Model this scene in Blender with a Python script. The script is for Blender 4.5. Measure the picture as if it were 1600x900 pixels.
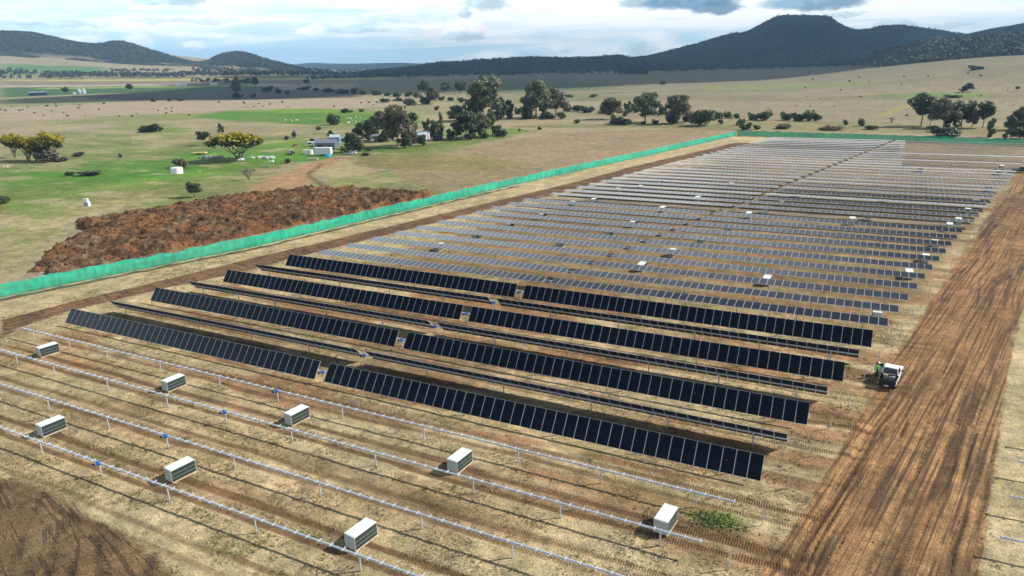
import bpy, bmesh, math, random
import numpy as np
from mathutils import Vector, Matrix, Euler

for o in list(bpy.data.objects): bpy.data.objects.remove(o)
SC = bpy.context.scene
COL = SC.collection
R = math.radians

# ------------------------------------------------------------------ camera, sky, sun, exposure
CAM_Z = 35.24
F_PX, YAW, PITCH, ROLL = 1093.6, 0.47243, 0.31115, -0.02279
cy, sy, cp, sp = math.cos(YAW), math.sin(YAW), math.cos(PITCH), math.sin(PITCH)
FWD = np.array([-sy*cp, cy*cp, -sp]); RT = np.array([cy, sy, 0.0]); UP = np.cross(RT, FWD)
RT, UP = math.cos(ROLL)*RT + math.sin(ROLL)*UP, math.cos(ROLL)*UP - math.sin(ROLL)*RT
cam_d = bpy.data.cameras.new('drone_camera'); cam = bpy.data.objects.new('drone_camera', cam_d); COL.objects.link(cam)
cam_d.sensor_width = 36.0; cam_d.lens = 36.0*F_PX/1600; cam_d.clip_start = 0.5; cam_d.clip_end = 60000
cam.matrix_world = Matrix(((RT[0], UP[0], -FWD[0], 0), (RT[1], UP[1], -FWD[1], 0), (RT[2], UP[2], -FWD[2], CAM_Z), (0, 0, 0, 1)))
SC.camera = cam

SUN_AZ, SUN_EL = R(53), R(37)            # clockwise from +Y, above the horizon
sun_d = bpy.data.lights.new('sun', 'SUN'); sun = bpy.data.objects.new('sun', sun_d); COL.objects.link(sun)
sun_d.energy = 5.0; sun_d.angle = R(0.5); sun_d.color = (1.0, 0.95, 0.87)
SUNV = Vector((math.sin(SUN_AZ)*math.cos(SUN_EL), math.cos(SUN_AZ)*math.cos(SUN_EL), math.sin(SUN_EL)))
sun.rotation_euler = SUNV.to_track_quat('Z', 'Y').to_euler()
sun.location = (40, 40, 120)

SC.view_settings.view_transform = 'Standard'; SC.view_settings.look = 'None'
SC.view_settings.exposure = 0.42; SC.view_settings.gamma = 1.0; SC.view_settings.use_curve_mapping = False
SC.render.engine = 'CYCLES'
SC.cycles.max_bounces = 5; SC.cycles.diffuse_bounces = 2; SC.cycles.glossy_bounces = 3; SC.cycles.transmission_bounces = 2
SC.cycles.volume_bounces = 0; SC.cycles.transparent_max_bounces = 8
SC.cycles.caustics_reflective = False; SC.cycles.caustics_refractive = False

def ray(u, v):
    d = FWD*F_PX + RT*(u-800) + UP*(450-v)
    return d/np.linalg.norm(d)
def az_el(u, v):
    d = ray(u, v); return math.atan2(d[0], d[1]), math.asin(d[2])

W = bpy.data.worlds.new('World'); SC.world = W; W.use_nodes = True
nt = W.node_tree; nt.nodes.clear()
class NB:                                 # small helper to write node trees as expressions
    def __init__(s, nt): s.nt = nt
    def n(s, t, **k):
        a = s.nt.nodes.new(t)
        for q, w in k.items(): setattr(a, q, w)
        return a
    def put(s, sock, val):
        if hasattr(val, 'is_linked'): s.nt.links.new(val, sock)
        else: sock.default_value = val
    def m(s, op, a, b=0.0, c=None, clamp=False):
        x = s.n('ShaderNodeMath', operation=op, use_clamp=clamp); s.put(x.inputs[0], a); s.put(x.inputs[1], b)
        if c is not None: s.put(x.inputs[2], c)
        return x.outputs[0]
    def ss(s, x, a, b, lo=0.0, hi=1.0):
        y = s.n('ShaderNodeMapRange', interpolation_type='SMOOTHSTEP')
        for i, q in enumerate((x, a, b, lo, hi)): s.put(y.inputs[i], q)
        return y.outputs[0]
    def mix(s, f, a, b, bt='MIX'):
        x = s.n('ShaderNodeMix', data_type='RGBA', blend_type=bt)
        s.put(x.inputs[0], f)
        for sock, val in ((x.inputs[6], a), (x.inputs[7], b)):
            s.put(sock, val if hasattr(val, 'is_linked') else (tuple(val)+(1,))[:4])
        return x.outputs[2]
    def noise(s, vec, scale, det=3, rough=0.55, dist=0.0, out=0):
        x = s.n('ShaderNodeTexNoise'); s.nt.links.new(vec, x.inputs['Vector'])
        x.inputs['Scale'].default_value = scale; x.inputs['Detail'].default_value = det
        x.inputs['Roughness'].default_value = rough; x.inputs['Distortion'].default_value = dist
        return x.outputs[out]
    def xyz(s, x, y, z):
        c = s.n('ShaderNodeCombineXYZ')
        for i, q in enumerate((x, y, z)): s.put(c.inputs[i], q)
        return c.outputs[0]
    def sep(s, v):
        c = s.n('ShaderNodeSeparateXYZ'); s.nt.links.new(v, c.inputs[0]); return c.outputs

b = NB(nt)
sky = b.n('ShaderNodeTexSky', sky_type='NISHITA'); sky.sun_disc = False
sky.sun_elevation = SUN_EL; sky.sun_rotation = SUN_AZ; sky.air_density = 1.0; sky.dust_density = 0.6
tc = b.n('ShaderNodeTexCoord').outputs['Generated']
dx, dy, dz = b.sep(tc)
AZ = b.m('ARCTAN2', dx, dy); EL = b.m('ARCSINE', dz)
# broad, streaky cloud deck near the horizon
st = b.xyz(b.m('MULTIPLY', AZ, 5.0), b.m('MULTIPLY', EL, 60.0), 0.0)
streak = b.noise(st, 1.0, 6, 0.6, 0.6)
lump = b.noise(b.xyz(b.m('MULTIPLY', AZ, 30.0), b.m('MULTIPLY', EL, 55.0), 3.0), 1.0, 6, 0.62, 0.4)
high = b.ss(EL, R(0.4), R(3.2))
side = b.ss(AZ, R(-50), R(-18))           # the deck is whiter towards the sun
cover = b.m('ADD', b.m('ADD', b.m('MULTIPLY', high, 0.44), b.m('MULTIPLY', side, 0.30)), b.m('MULTIPLY', b.m('SUBTRACT', streak, 0.5), 2.3))
cover = b.m('ADD', cover, b.m('MULTIPLY', b.m('SUBTRACT', lump, 0.5), 0.5))
deck = b.ss(cover, 0.08, 0.80)
blue = b.mix(b.ss(EL, 0.0, R(5)), (0.52, 0.73, 0.81), (0.56, 0.75, 0.82))
colr = b.mix(deck, blue, (0.92, 0.935, 0.93))
wx = b.m('MULTIPLY', b.m('SUBTRACT', lump, 0.5), R(3.2))
wy = b.m('MULTIPLY', b.m('SUBTRACT', b.noise(b.xyz(b.m('MULTIPLY', AZ, 42.0), b.m('MULTIPLY', EL, 80.0), 9.0), 1.0, 5, 0.6), 0.5), R(2.0))
def blob(u, v, wu, hv, colour, strength=1.0, flat=0.0):
    """one cloud standing in its own direction of the sky"""
    global colr
    a0, e0 = az_el(u, v); ra = abs(az_el(u+wu, v)[0]-a0); re = abs(az_el(u, v-hv)[1]-e0)
    ex = b.m('DIVIDE', b.m('SUBTRACT', b.m('ADD', AZ, wx), a0), ra)
    ey = b.m('DIVIDE', b.m('SUBTRACT', b.m('ADD', EL, b.m('MULTIPLY', wy, 0.5)), e0), re)
    r2 = b.m('ADD', b.m('MULTIPLY', ex, ex), b.m('MULTIPLY', ey, ey))
    f = b.m('MULTIPLY', b.ss(r2, 1.1, 0.25), strength)
    colour = b.mix(b.ss(b.m('ADD', lump, b.m('MULTIPLY', ey, .10)), .42, .62), tuple(.90*q for q in colour), tuple(min(1.0, q*1.28+.02) for q in colour))
    if flat: f = b.m('MULTIPLY', f, b.ss(ey, -0.75, -0.25))
    colr = b.mix(f, colr, colour)
WH = (0.95, 0.96, 0.95); GR = (0.44, 0.58, 0.64); DK = (0.13, 0.25, 0.36)
blob(490, 48, 17, 15, WH, 1, 1); blob(700, 50, 62, 20, WH, 1, 1); blob(735, 46, 30, 20, WH, 1, 1); blob(725, 57, 40, 8, (.42,.55,.60), .7); blob(310, 72, 20, 11, WH, .85, 1)
blob(130, 62, 40, 9, WH, .8, 1); blob(215, 64, 24, 14, WH, .7, 1); blob(1022, 66, 36, 22, WH, .9, 1); blob(1000, 74, 30, 18, (.46,.61,.64), .8)
blob(845, 82, 50, 8, (.46,.60,.64), .6); blob(770, 86, 40, 7, WH, .6)
blob(760, 2, 44, 17, GR, .9); blob(728, 20, 12, 10, GR, .8); blob(270, 0, 75, 10, (.42,.55,.60), .8)
blob(1065, 0, 108, 17, DK, .95); blob(1112, 12, 50, 13, (.125,.24,.345), .9); blob(990, 2, 26, 8, GR, .8)
blob(1275, 3, 102, 16, (.18,.30,.39), .95); blob(1400, 38, 36, 10, (.46,.58,.61), .7); blob(1480, 40, 40, 5, (.50,.60,.63), .6); blob(1320, 22, 40, 5, GR, .6)
blob(90, 38, 110, 6, (.42,.56,.61), .6); blob(300, 33, 120, 5, (.44,.57,.62), .5); blob(560, 48, 60, 4, (.45,.58,.62), .6)
bg_c = b.n('ShaderNodeBackground'); nt.links.new(colr, bg_c.inputs[0]); nt.links.new(b.m('ADD', 1.22, b.m('ADD', b.m('MULTIPLY', b.m('MULTIPLY', b.ss(EL, R(6), R(15)), b.ss(b.m('ABSOLUTE', b.m('ADD', AZ, .30)), 1.5, .8)), .75), b.m('MULTIPLY', b.m('MULTIPLY', b.ss(EL, R(18), R(26)), b.ss(b.m('ABSOLUTE', b.m('ADD', AZ, .65)), .95, .45)), 1.7))), bg_c.inputs[1])  # extra sky glow added above the frame so flat panels reflect brighter
# broken white cloud higher up, over the clear sky
pl = b.xyz(b.m('DIVIDE', dx, b.m('ADD', b.m('MAXIMUM', dz, 0.0), 0.12)), b.m('DIVIDE', dy, b.m('ADD', b.m('MAXIMUM', dz, 0.0), 0.12)), 0.0)
hi = b.ss(b.noise(pl, 0.9, 6, 0.6, 0.3), 0.50, 0.68)
bg_s = b.n('ShaderNodeBackground'); nt.links.new(sky.outputs[0], bg_s.inputs[0]); bg_s.inputs[1].default_value = 0.05
bg_h = b.n('ShaderNodeBackground'); bg_h.inputs[0].default_value = (0.80, 0.86, 0.92, 1); bg_h.inputs[1].default_value = 0.42
m1 = b.n('ShaderNodeMixShader'); nt.links.new(b.m('MULTIPLY', hi, b.ss(b.m('ABSOLUTE', b.m('ADD', AZ, .30)), 1.7, .9, .12, .7)), m1.inputs[0]); nt.links.new(bg_s.outputs[0], m1.inputs[1]); nt.links.new(bg_h.outputs[0], m1.inputs[2])
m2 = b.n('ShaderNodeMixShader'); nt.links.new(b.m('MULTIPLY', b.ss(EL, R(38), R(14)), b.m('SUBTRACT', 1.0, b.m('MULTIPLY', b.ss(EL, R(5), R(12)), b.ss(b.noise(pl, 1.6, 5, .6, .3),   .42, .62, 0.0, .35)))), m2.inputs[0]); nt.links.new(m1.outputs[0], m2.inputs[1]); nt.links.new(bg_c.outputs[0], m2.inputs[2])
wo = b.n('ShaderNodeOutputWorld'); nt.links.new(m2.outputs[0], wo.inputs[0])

# ------------------------------------------------------------------ helpers
def sstep(x, a, b_):
    t = np.clip((np.asarray(x, float)-a)/(b_-a), 0, 1); return t*t*(3-2*t)
def hash2(ix, iy, seed):
    h = (ix.astype(np.int64)*374761393 + iy.astype(np.int64)*668265263 + seed*974711) & 0x7fffffff
    h = ((h ^ (h >> 13))*1274126177) & 0x7fffffff
    return ((h ^ (h >> 16)) & 0xffff)/65535.0
def vnoise(x, y, seed=0):
    ix = np.floor(x); iy = np.floor(y); fx = x-ix; fy = y-iy
    fx = fx*fx*(3-2*fx); fy = fy*fy*(3-2*fy); ix = ix.astype(np.int64); iy = iy.astype(np.int64)
    a = hash2(ix, iy, seed); b_ = hash2(ix+1, iy, seed); c = hash2(ix, iy+1, seed); d = hash2(ix+1, iy+1, seed)
    return a + (b_-a)*fx + (c-a)*fy + (a-b_-c+d)*fx*fy
def fbm(x, y, seed=0, octs=4, gain=0.5):
    s = np.zeros_like(np.asarray(x, float)); amp = 1.0; tot = 0
    for i in range(octs):
        s += amp*vnoise(x*2**i+17.3*i, y*2**i-9.1*i, seed+i); tot += amp; amp *= gain
    return s/tot

def gz(x, y):
    """ground height: flat at the farm, rising to the hills far left and on the right"""
    x = np.asarray(x, float); y = np.asarray(y, float)
    D = np.hypot(x, y); az = np.degrees(np.arctan2(x, np.maximum(y, 1e-3)))
    left = 77*np.clip((D-1500)/1700, 0, 1.5)**2*np.clip((-40-az)/18, 0, 1.2)
    right = 30*sstep(D, 450, 1350)*sstep(az, -9, 9)
    und = 1.6*(fbm(x/260, y/260, 5, 3)-0.5)*sstep(D, 400, 1200)
    return left + right + und
GT = np.geomspace(60, 11000, 260)
def gp(u, v):
    """the point of the ground seen at pixel u, v of the 1600 x 900 photograph"""
    d = ray(u, v); h = math.hypot(d[0], d[1])
    if d[2] < -1e-4 and -CAM_Z/d[2]*h < 440: t = -CAM_Z/d[2]; return Vector((d[0]*t, d[1]*t, 0.0))
    e = (CAM_Z + GT*d[2]) - gz(d[0]*GT, d[1]*GT); i = int(np.argmax(e < 0))
    if not (e < 0).any(): i = len(GT)-1
    t = GT[i-1] + (GT[i]-GT[i-1])*e[i-1]/max(1e-6, e[i-1]-e[i]) if i else GT[0]
    t = min(t, GT[i]); return Vector((d[0]*t, d[1]*t, float(gz(d[0]*t, d[1]*t))))
def at_z(u, v, z):
    d = ray(u, v); t = (z-CAM_Z)/d[2]; return Vector((d[0]*t, d[1]*t, z))
def depth(P): return float((np.array(P)-np.array([0, 0, CAM_Z])) @ FWD)

def tag(o, label, cat, group=None, kind=None):
    if label: o['label'] = label
    if cat: o['category'] = cat
    if group: o['group'] = group
    if kind: o['kind'] = kind
    return o
def empty(name, loc=(0, 0, 0), rz=0.0):
    o = bpy.data.objects.new(name, None); COL.objects.link(o); o.location = loc; o.rotation_euler = (0, 0, rz); o.empty_display_size = 0.3; return o
def link(name, me, parent=None, loc=(0, 0, 0), rot=(0, 0, 0), scale=None):
    o = bpy.data.objects.new(name, me); COL.objects.link(o); o.location = loc; o.rotation_euler = rot
    if scale is not None: o.scale = scale
    if parent: o.parent = parent
    return o
def copy_tree(o, parent=None):
    c = o.copy(); COL.objects.link(c)
    if parent: c.parent = parent
    for ch in list(o.children): copy_tree(ch, c)
    return c

class MB:
    """collects boxes, tubes and quads; mesh() makes one mesh"""
    def __init__(s): s.v = []; s.f = []; s.mi = []
    def add(s, vs, fs, m=0):
        o = len(s.v); s.v += [tuple(p) for p in vs]; s.f += [tuple(i+o for i in f) for f in fs]; s.mi += [m]*len(fs); return s
    def box(s, c, d, m=0, rz=0.0, taper=(1, 1), rx=0.0):
        q = []
        M = Euler((rx, 0, rz)).to_matrix()
        for z in (-1, 1):
            for x, y in ((-1, -1), (1, -1), (1, 1), (-1, 1)):
                tx, ty = taper if z > 0 else (1, 1)
                q.append(Vector(c) + M @ Vector((x*d[0]/2*tx, y*d[1]/2*ty, z*d[2]/2)))
        return s.add(q, [(0, 3, 2, 1), (4, 5, 6, 7), (0, 1, 5, 4), (1, 2, 6, 5), (2, 3, 7, 6), (3, 0, 4, 7)], m)
    def tube(s, a, b_, r0, r1=None, n=6, m=0, caps=True):
        a = Vector(a); b_ = Vector(b_); r1 = r0 if r1 is None else r1
        ax = (b_-a).normalized(); t = ax.orthogonal().normalized(); w = ax.cross(t)
        vs = [p + (t*math.cos(6.28318*i/n) + w*math.sin(6.28318*i/n))*r for p, r in ((a, r0), (b_, r1)) for i in range(n)]
        fs = [(i, (i+1) % n, n+(i+1) % n, n+i) for i in range(n)]
        if caps: fs += [tuple(range(n-1, -1, -1)), tuple(range(n, 2*n))]
        return s.add(vs, fs, m)
    def prism(s, outline, axis_len, m=0, mcap=None):
        """outline in (y, z), extruded along x from -axis_len/2 to +axis_len/2"""
        n = len(outline); h = axis_len/2
        vs = [(-h, y, z) for y, z in outline] + [(h, y, z) for y, z in outline]
        s.add(vs, [(i, (i+1) % n, n+(i+1) % n, n+i) for i in range(n)], m)
        return s.add(vs, [tuple(range(n-1, -1, -1)), tuple(range(n, 2*n))], m if mcap is None else mcap)
    def mesh(s, name, mats, smooth=False, bevel=0.0):
        me = bpy.data.meshes.new(name); me.from_pydata(s.v, [], s.f)
        for q in (mats if isinstance(mats, (list, tuple)) else [mats]): me.materials.append(q)
        me.polygons.foreach_set('material_index', s.mi)
        bm = bmesh.new(); bm.from_mesh(me); bmesh.ops.recalc_face_normals(bm, faces=bm.faces)
        if bevel: bmesh.ops.bevel(bm, geom=[e for e in bm.edges if len(e.link_faces) == 2 and e.calc_face_angle(0) > 0.6], offset=bevel, segments=2, affect='EDGES', profile=0.6)
        bm.to_mesh(me); bm.free()
        if smooth: me.polygons.foreach_set('use_smooth', [True]*len(me.polygons))
        me.update(); return me
def np_mesh(name, V, Fq, mats, col=None, smooth=False, nper=4):
    """big mesh from numpy arrays: V (n,3), faces (m,nper)"""
    me = bpy.data.meshes.new(name); V = np.ascontiguousarray(V, np.float32); Fq = np.ascontiguousarray(Fq, np.int32)
    me.vertices.add(len(V)); me.vertices.foreach_set('co', V.ravel())
    me.loops.add(Fq.size); me.loops.foreach_set('vertex_index', Fq.ravel())
    me.polygons.add(len(Fq)); me.polygons.foreach_set('loop_start', np.arange(0, Fq.size, nper, dtype=np.int32))
    if smooth: me.polygons.foreach_set('use_smooth', np.ones(len(Fq), bool))
    for q in (mats if isinstance(mats, (list, tuple)) else [mats]): me.materials.append(q)
    for k, c in (col or {}).items():
        a = me.color_attributes.new(k, 'FLOAT_COLOR', 'POINT'); cc = np.ones((len(V), 4), np.float32); cc[:, :c.shape[1]] = c
        a.data.foreach_set('color', cc.ravel())
    me.update(calc_edges=True); me.validate(); return me

MATS = {}
def pm(name, col, rough=0.6, metal=0.0, var=0.15, scale=3.0, bump=0.0, attr=None, spec=0.5, trans=0.0, dirt=0.0):
    """procedural material: colour broken up by noise, optional per-vertex tint, bump, translucency"""
    m = bpy.data.materials.new(name); m.use_nodes = True; t = m.node_tree; b = NB(t); P = t.nodes['Principled BSDF']
    co = b.n('ShaderNodeTexCoord').outputs['Object']
    n = b.noise(co, scale, 4)
    c = b.mix(b.ss(n, 0.3, 0.7), tuple(x*(1-var) for x in col), tuple(min(1, x*(1+var)) for x in col))
    if dirt: c = b.mix(b.m('MULTIPLY', b.ss(b.noise(co, scale*.35, 5), 0.45, 0.75), dirt), c, (0.20, 0.13, 0.075))
    if attr:
        a = b.n('ShaderNodeAttribute', attribute_name=attr); c = b.mix(1.0, c, a.outputs[0], 'MULTIPLY')
    t.links.new(c, P.inputs['Base Color']); P.inputs['Roughness'].default_value = rough; P.inputs['Metallic'].default_value = metal
    P.inputs['Specular IOR Level'].default_value = spec
    if bump:
        bp = b.n('ShaderNodeBump'); bp.inputs['Strength'].default_value = bump; t.links.new(n, bp.inputs['Height']); bp.inputs['Distance'].default_value = 0.05
        t.links.new(bp.outputs[0], P.inputs['Normal'])
    if trans:
        tr = b.n('ShaderNodeBsdfTranslucent'); t.links.new(c, tr.inputs[0]); mx = b.n('ShaderNodeMixShader'); mx.inputs[0].default_value = trans
        t.links.new(P.outputs[0], mx.inputs[1]); t.links.new(tr.outputs[0], mx.inputs[2]); t.links.new(mx.outputs[0], t.nodes['Material Output'].inputs[0])
    MATS[name] = m; return m

# ------------------------------------------------------------------ the ground
ROW_Y = {k: 56.63+5.993*k for k in range(-4, 8)}
ROW_Y.update({k: 99.5+6.2*(k-8) for k in range(8, 19)})
def row_mid(k): return -54.0+1.348*k + (-0.9 if k >= 8 else 0)
def dirt_track_x(y): return 1.0+0.226*(y-56.6)

def axis(dense, growth):
    out = []
    for a, c, n in dense: out += list(np.linspace(a, c, n, endpoint=False))
    return out
def geo(a, c, n): return list(a*(c/a)**(np.arange(1, n+1)/n))
gx = np.array([-x for x in reversed(geo(260, 15000, 170))] + axis([(-260, -130, 150), (-130, -22, 300), (-22, 26, 300), (26, 80, 70)], 0) + [80+x for x in geo(1, 6000, 110)])
gy = np.array([-400, -120, -40] + axis([(-10, 18, 12), (18, 110, 310), (110, 260, 260), (260, 480, 200)], 0) + geo(480, 15500, 260))
GX, GY = np.meshgrid(gx, gy); NX, NY = len(gx), len(gy)
X = GX.ravel(); Y = GY.ravel(); D = np.hypot(X, Y); Z = gz(X, Y)
def pip(x, y, poly):
    c = np.zeros(len(x), bool); n = len(poly)
    for i in range(n):
        x0, y0 = poly[i]; x1, y1 = poly[(i+1) % n]
        if y0 == y1: continue
        q = ((y0 > y) != (y1 > y)) & (x < (x1-x0)*(y-y0)/(y1-y0)+x0); c ^= q
    return c
WARPS = {}
def mask(pts, warp=0.02, px=True):
    """0..1 cover of a patch of ground with a ragged, soft edge; warp is the raggedness as a share of the distance"""
    P = [tuple(gp(*q)[:2]) for q in pts] if px else pts
    xs = [q[0] for q in P]; ys = [q[1] for q in P]; dd = max(math.hypot(*q) for q in P); mg = warp*dd*2+2
    idx = np.nonzero((X > min(xs)-mg) & (X < max(xs)+mg) & (Y > min(ys)-mg) & (Y < max(ys)+mg))[0]
    out = np.zeros(len(X)); x = X[idx]; y = Y[idx]; d = D[idx]; acc = np.zeros(len(idx))
    for s in range(4):
        sc = np.maximum(d*0.03, 1.2)
        sc = 2.0**np.round(np.log2(sc))
        a = warp*d
        wxx = (fbm(x/sc, y/sc, 31+s, 3)-0.5)*2.2*a; wyy = (fbm(x/sc+50, y/sc, 71+s, 3)-0.5)*2.2*a
        acc += pip(x+wxx, y+wyy, P)
    out[idx] = acc/4; return out

C = np.zeros((len(X), 3)); Mk = np.zeros((len(X), 4))
big = fbm(X/180, Y/180, 1, 4)[:, None]; med = fbm(X/24, Y/24, 2, 4)[:, None]; fine = fbm(X/5, Y/5, 3, 3)[:, None]
tan = np.array([.315, .262, .178]); straw = np.array([.40, .30, .17]); olive = np.array([.215, .195, .085]); grn = np.array([.10, .19, .035])
C[:] = tan*(0.85+0.3*big)
C += (np.array([.20, .20, .09])-C)*sstep(big+0.35*(med-.5), .52, .70)*0.55
LAZ = np.degrees(np.arctan2(X, np.maximum(Y, 1e-3)))
def paint(m, col, k=1.0, mott=0.15):
    global C
    m = (m*k)[:, None]; C = C + (np.array(col)*(1+mott*2*(med-.5)+mott*(fine-.5))-C)*m
paint(sstep(D, 560, 1300)*sstep(np.degrees(np.arctan2(X, Y)), -38, -22), (.122, .118, .084), .85)  # far right ground: grey-olive grass, cloud shade partly painted in
paint(sstep(D, 350, 700)*sstep(np.degrees(np.arctan2(X, Y)), -32, -20)*sstep(fbm(X/160, Y/60, 97, 4), .46, .58), (.105, .118, .055), .7)
paint(sstep(D, 370, 480)*sstep(np.degrees(np.arctan2(X, Y)), -24, -14), (.215, .185, .130), .6)  # right slope darkened in the colour to stand for cloud shade
# ---- far fields, left plain
paint(mask([(0, 124), (420, 119), (660, 112), (660, 128), (420, 132), (0, 136)], .02), (.20, .185, .11))
paint(mask([(0, 126.5), (300, 125), (420, 125), (420, 132), (0, 136)], .008), (.22, .17, .14))
paint(mask([(0, 134), (250, 131), (250, 134), (0, 137)], .006), (.40, .34, .27))
paint(mask([(0, 124.5), (300, 123.2), (480, 121.5), (620, 121), (620, 123.5), (480, 125), (300, 126), (0, 126.5)], .004), (.40, .37, .08))
paint(mask([(0, 101), (110, 102), (170, 107), (175, 113), (120, 117), (0, 117)], .01), (.09, .20, .07))
paint(mask([(0, 136.5), (250, 133.5), (430, 131), (430, 141), (250, 143.5), (130, 147), (0, 153)], .006), (.04, .115, .025))
paint(mask([(60, 137.5), (250, 134), (400, 132.5), (400, 134.5), (250, 136.5), (60, 140)], .006), (.22, .30, .08))
paint(mask([(100, 151), (250, 143.5), (430, 140.5), (560, 139), (560, 152), (430, 155), (250, 157), (100, 157)], .008), (.085, .078, .075))
paint(mask([(0, 153), (110, 151), (180, 157), (120, 166), (0, 168)], .012), (.22, .24, .11))
paint(mask([(560, 128), (800, 122), (960, 124), (960, 140), (800, 146), (560, 148)], .012), (.10, .12, .06), .7)
paint(mask([(770, 131), (900, 130), (930, 138), (780, 145)], .01), (.06, .12, .035), .8)
paint(mask([(390, 130), (450, 131), (450, 136), (395, 135)], .01), (.40, .33, .25))
# ---- tan paddock with scattered scrub, left
paint(mask([(0, 168), (250, 159), (560, 154), (640, 165), (420, 172), (170, 182), (0, 190)], .02), (.36, .28, .22), .8)
paint(mask([(170, 181), (330, 176), (300, 186), (180, 190), (70, 195)], .02), (.19, .22, .075), .8)
paint(mask([(300, 184), (350, 173), (480, 169.5), (560, 172), (650, 180), (660, 192), (590, 196), (480, 195), (400, 190)], .008), (.062, .185, .016), 1, .15)
paint(mask([(330, 174), (480, 169), (570, 172), (640, 178), (560, 178), (420, 176)], .01), (.19, .27, .04), .7)
paint(mask([(235, 198), (300, 200), (330, 212), (240, 212)], .02), (.13, .22, .05), .8)
paint(mask([(140, 215), (320, 205), (330, 196), (560, 196), (600, 215), (400, 225), (300, 222), (150, 235), (0, 240), (0, 225)], .03), (.25, .22, .13), .6)
paint(mask([(0, 215), (150, 206), (260, 214), (200, 232), (0, 240)], .03), (.21, .23, .10), .6)
# ---- green flats around the house
paint(mask([(0, 240), (150, 238), (300, 222), (420, 215), (560, 222), (660, 228), (700, 218), (800, 206), (800, 214), (650, 240), (520, 246), (430, 262), (300, 282), (180, 300), (0, 318)], .025), (.12, .175, .04), .8, .4)
paint(mask([(0, 262), (130, 252), (220, 250), (300, 236), (440, 222), (560, 232), (610, 224), (660, 230), (560, 244), (480, 252), (400, 262), (280, 276), (180, 292), (0, 302)], .03), (.072, .21, .018), .94, .4)
paint(mask([(690, 205), (800, 200), (830, 204), (800, 210), (690, 214)], .02), (.09, .19, .025), .8)
paint(mask([(0, 300), (180, 290), (430, 270), (400, 300), (240, 320), (130, 345), (40, 420), (0, 430)], .03), (.195, .19, .075), .9, .35)
paint(mask([(0, 318), (60, 308), (110, 318), (60, 350), (0, 366)], .04), (.15, .22, .05), .7, .3)
paint(mask([(90, 345), (180, 318), (200, 322), (120, 352), (40, 420), (0, 440), (0, 428), (40, 395)], .03), (.34, .29, .19), .8)
paint(mask([(0, 398), (40, 375), (110, 352), (60, 378), (0, 412)], .03), (.19, .21, .05), .7)
paint(mask([(0, 318), (16, 322), (10, 340), (0, 342)], .01), (.17, .075, .035))
# ---- tan paddock behind the fence
paint(mask([(560, 250), (700, 238), (860, 208), (1130, 200), (1150, 206), (1000, 236), (800, 284), (680, 305), (560, 296), (500, 275)], .02), (.30, .235, .155), .9)
paint(mask([(545, 245), (650, 240), (740, 242), (830, 256), (780, 268), (640, 268), (560, 258)], .03), (.185, .17, .06), .85, .3)
paint(mask([(780, 268), (870, 262), (900, 264), (800, 285), (740, 294), (700, 290)], .03), (.23, .215, .10), .6, .3)
paint(mask([(640, 280), (720, 272), (820, 266), (820, 269), (720, 276), (650, 285)], .006), (.20, .11, .06), .7)
paint(mask([(420, 300), (470, 260), (520, 250), (560, 262), (600, 285), (560, 296), (470, 296)], .03), (.37, .30, .17), .9)
# dirt drive to the house
for q in ([(434, 283), (446, 278), (448, 286), (438, 289)], [(410, 288), (418, 286), (418, 292), (410, 292)]): paint(mask(q, .004), (.50, .49, .47), .8)
# ---- creek line and right-hand paddocks
paint(mask([(800, 196), (1000, 193), (1160, 196), (1160, 204), (1000, 199), (800, 200)], .01), (.15, .16, .06), .7)
paint(mask([(1100, 190), (1300, 190), (1480, 196), (1600, 200), (1600, 214), (1400, 208), (1150, 204)], .015), (.22, .20, .085), .7)
paint(mask([(1080, 136), (1200, 130), (1360, 128), (1380, 134), (1240, 138), (1090, 140)], .015), (.19, .22, .085), .8)
paint(mask([(1330, 150), (1440, 145), (1540, 145), (1540, 153), (1440, 154)], .01), (.14, .21, .05), .8)
paint(mask([(1360, 182), (1420, 163), (1430, 164), (1385, 182)], .01), (.30, .29, .06), .6)
paint(mask([(880, 150), (930, 147), (930, 152), (890, 154)], .01), (.15, .19, .06), .7)
paint(mask([(0, 290), (180, 285), (380, 262), (380, 275), (200, 300), (100, 312), (0, 330)], .03), (.11, .20, .03), .7, .4)
paint(sstep(-LAZ, 27, 33)*sstep(D, 700, 500)*sstep(X, -60, -100)*sstep(fbm(X/34, Y/22, 111, 5), .44, .60), (.125, .185, .04), .6, .35)
paint(sstep(-LAZ, 30, 36)*sstep(D, 560, 480)*sstep(X, -90, -120)*sstep(fbm(X/15, Y/9, 115, 5), .55, .66), (.36, .30, .185), .55, .3)
paint(mask([(600, 262), (700, 238), (860, 208), (1130, 200), (1150, 206), (1000, 236), (800, 284), (700, 300), (640, 285)], .02), (.275, .200, .130), .75)
paint(mask([(545, 245), (650, 240), (740, 242), (830, 256), (780, 268), (640, 268), (560, 258)], .03), (.185, .17, .06), .6, .3)
paint(mask([(395, 292), (440, 270), (500, 252), (520, 244), (560, 242), (530, 252), (500, 265), (485, 282), (470, 296), (400, 300)], .012), (.36, .20, .115), .85)
paint(mask([(480, 270), (500, 254), (505, 256), (488, 272), (505, 288), (530, 296), (522, 298), (490, 288)], .006), (.12, .075, .05), .8)
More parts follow.
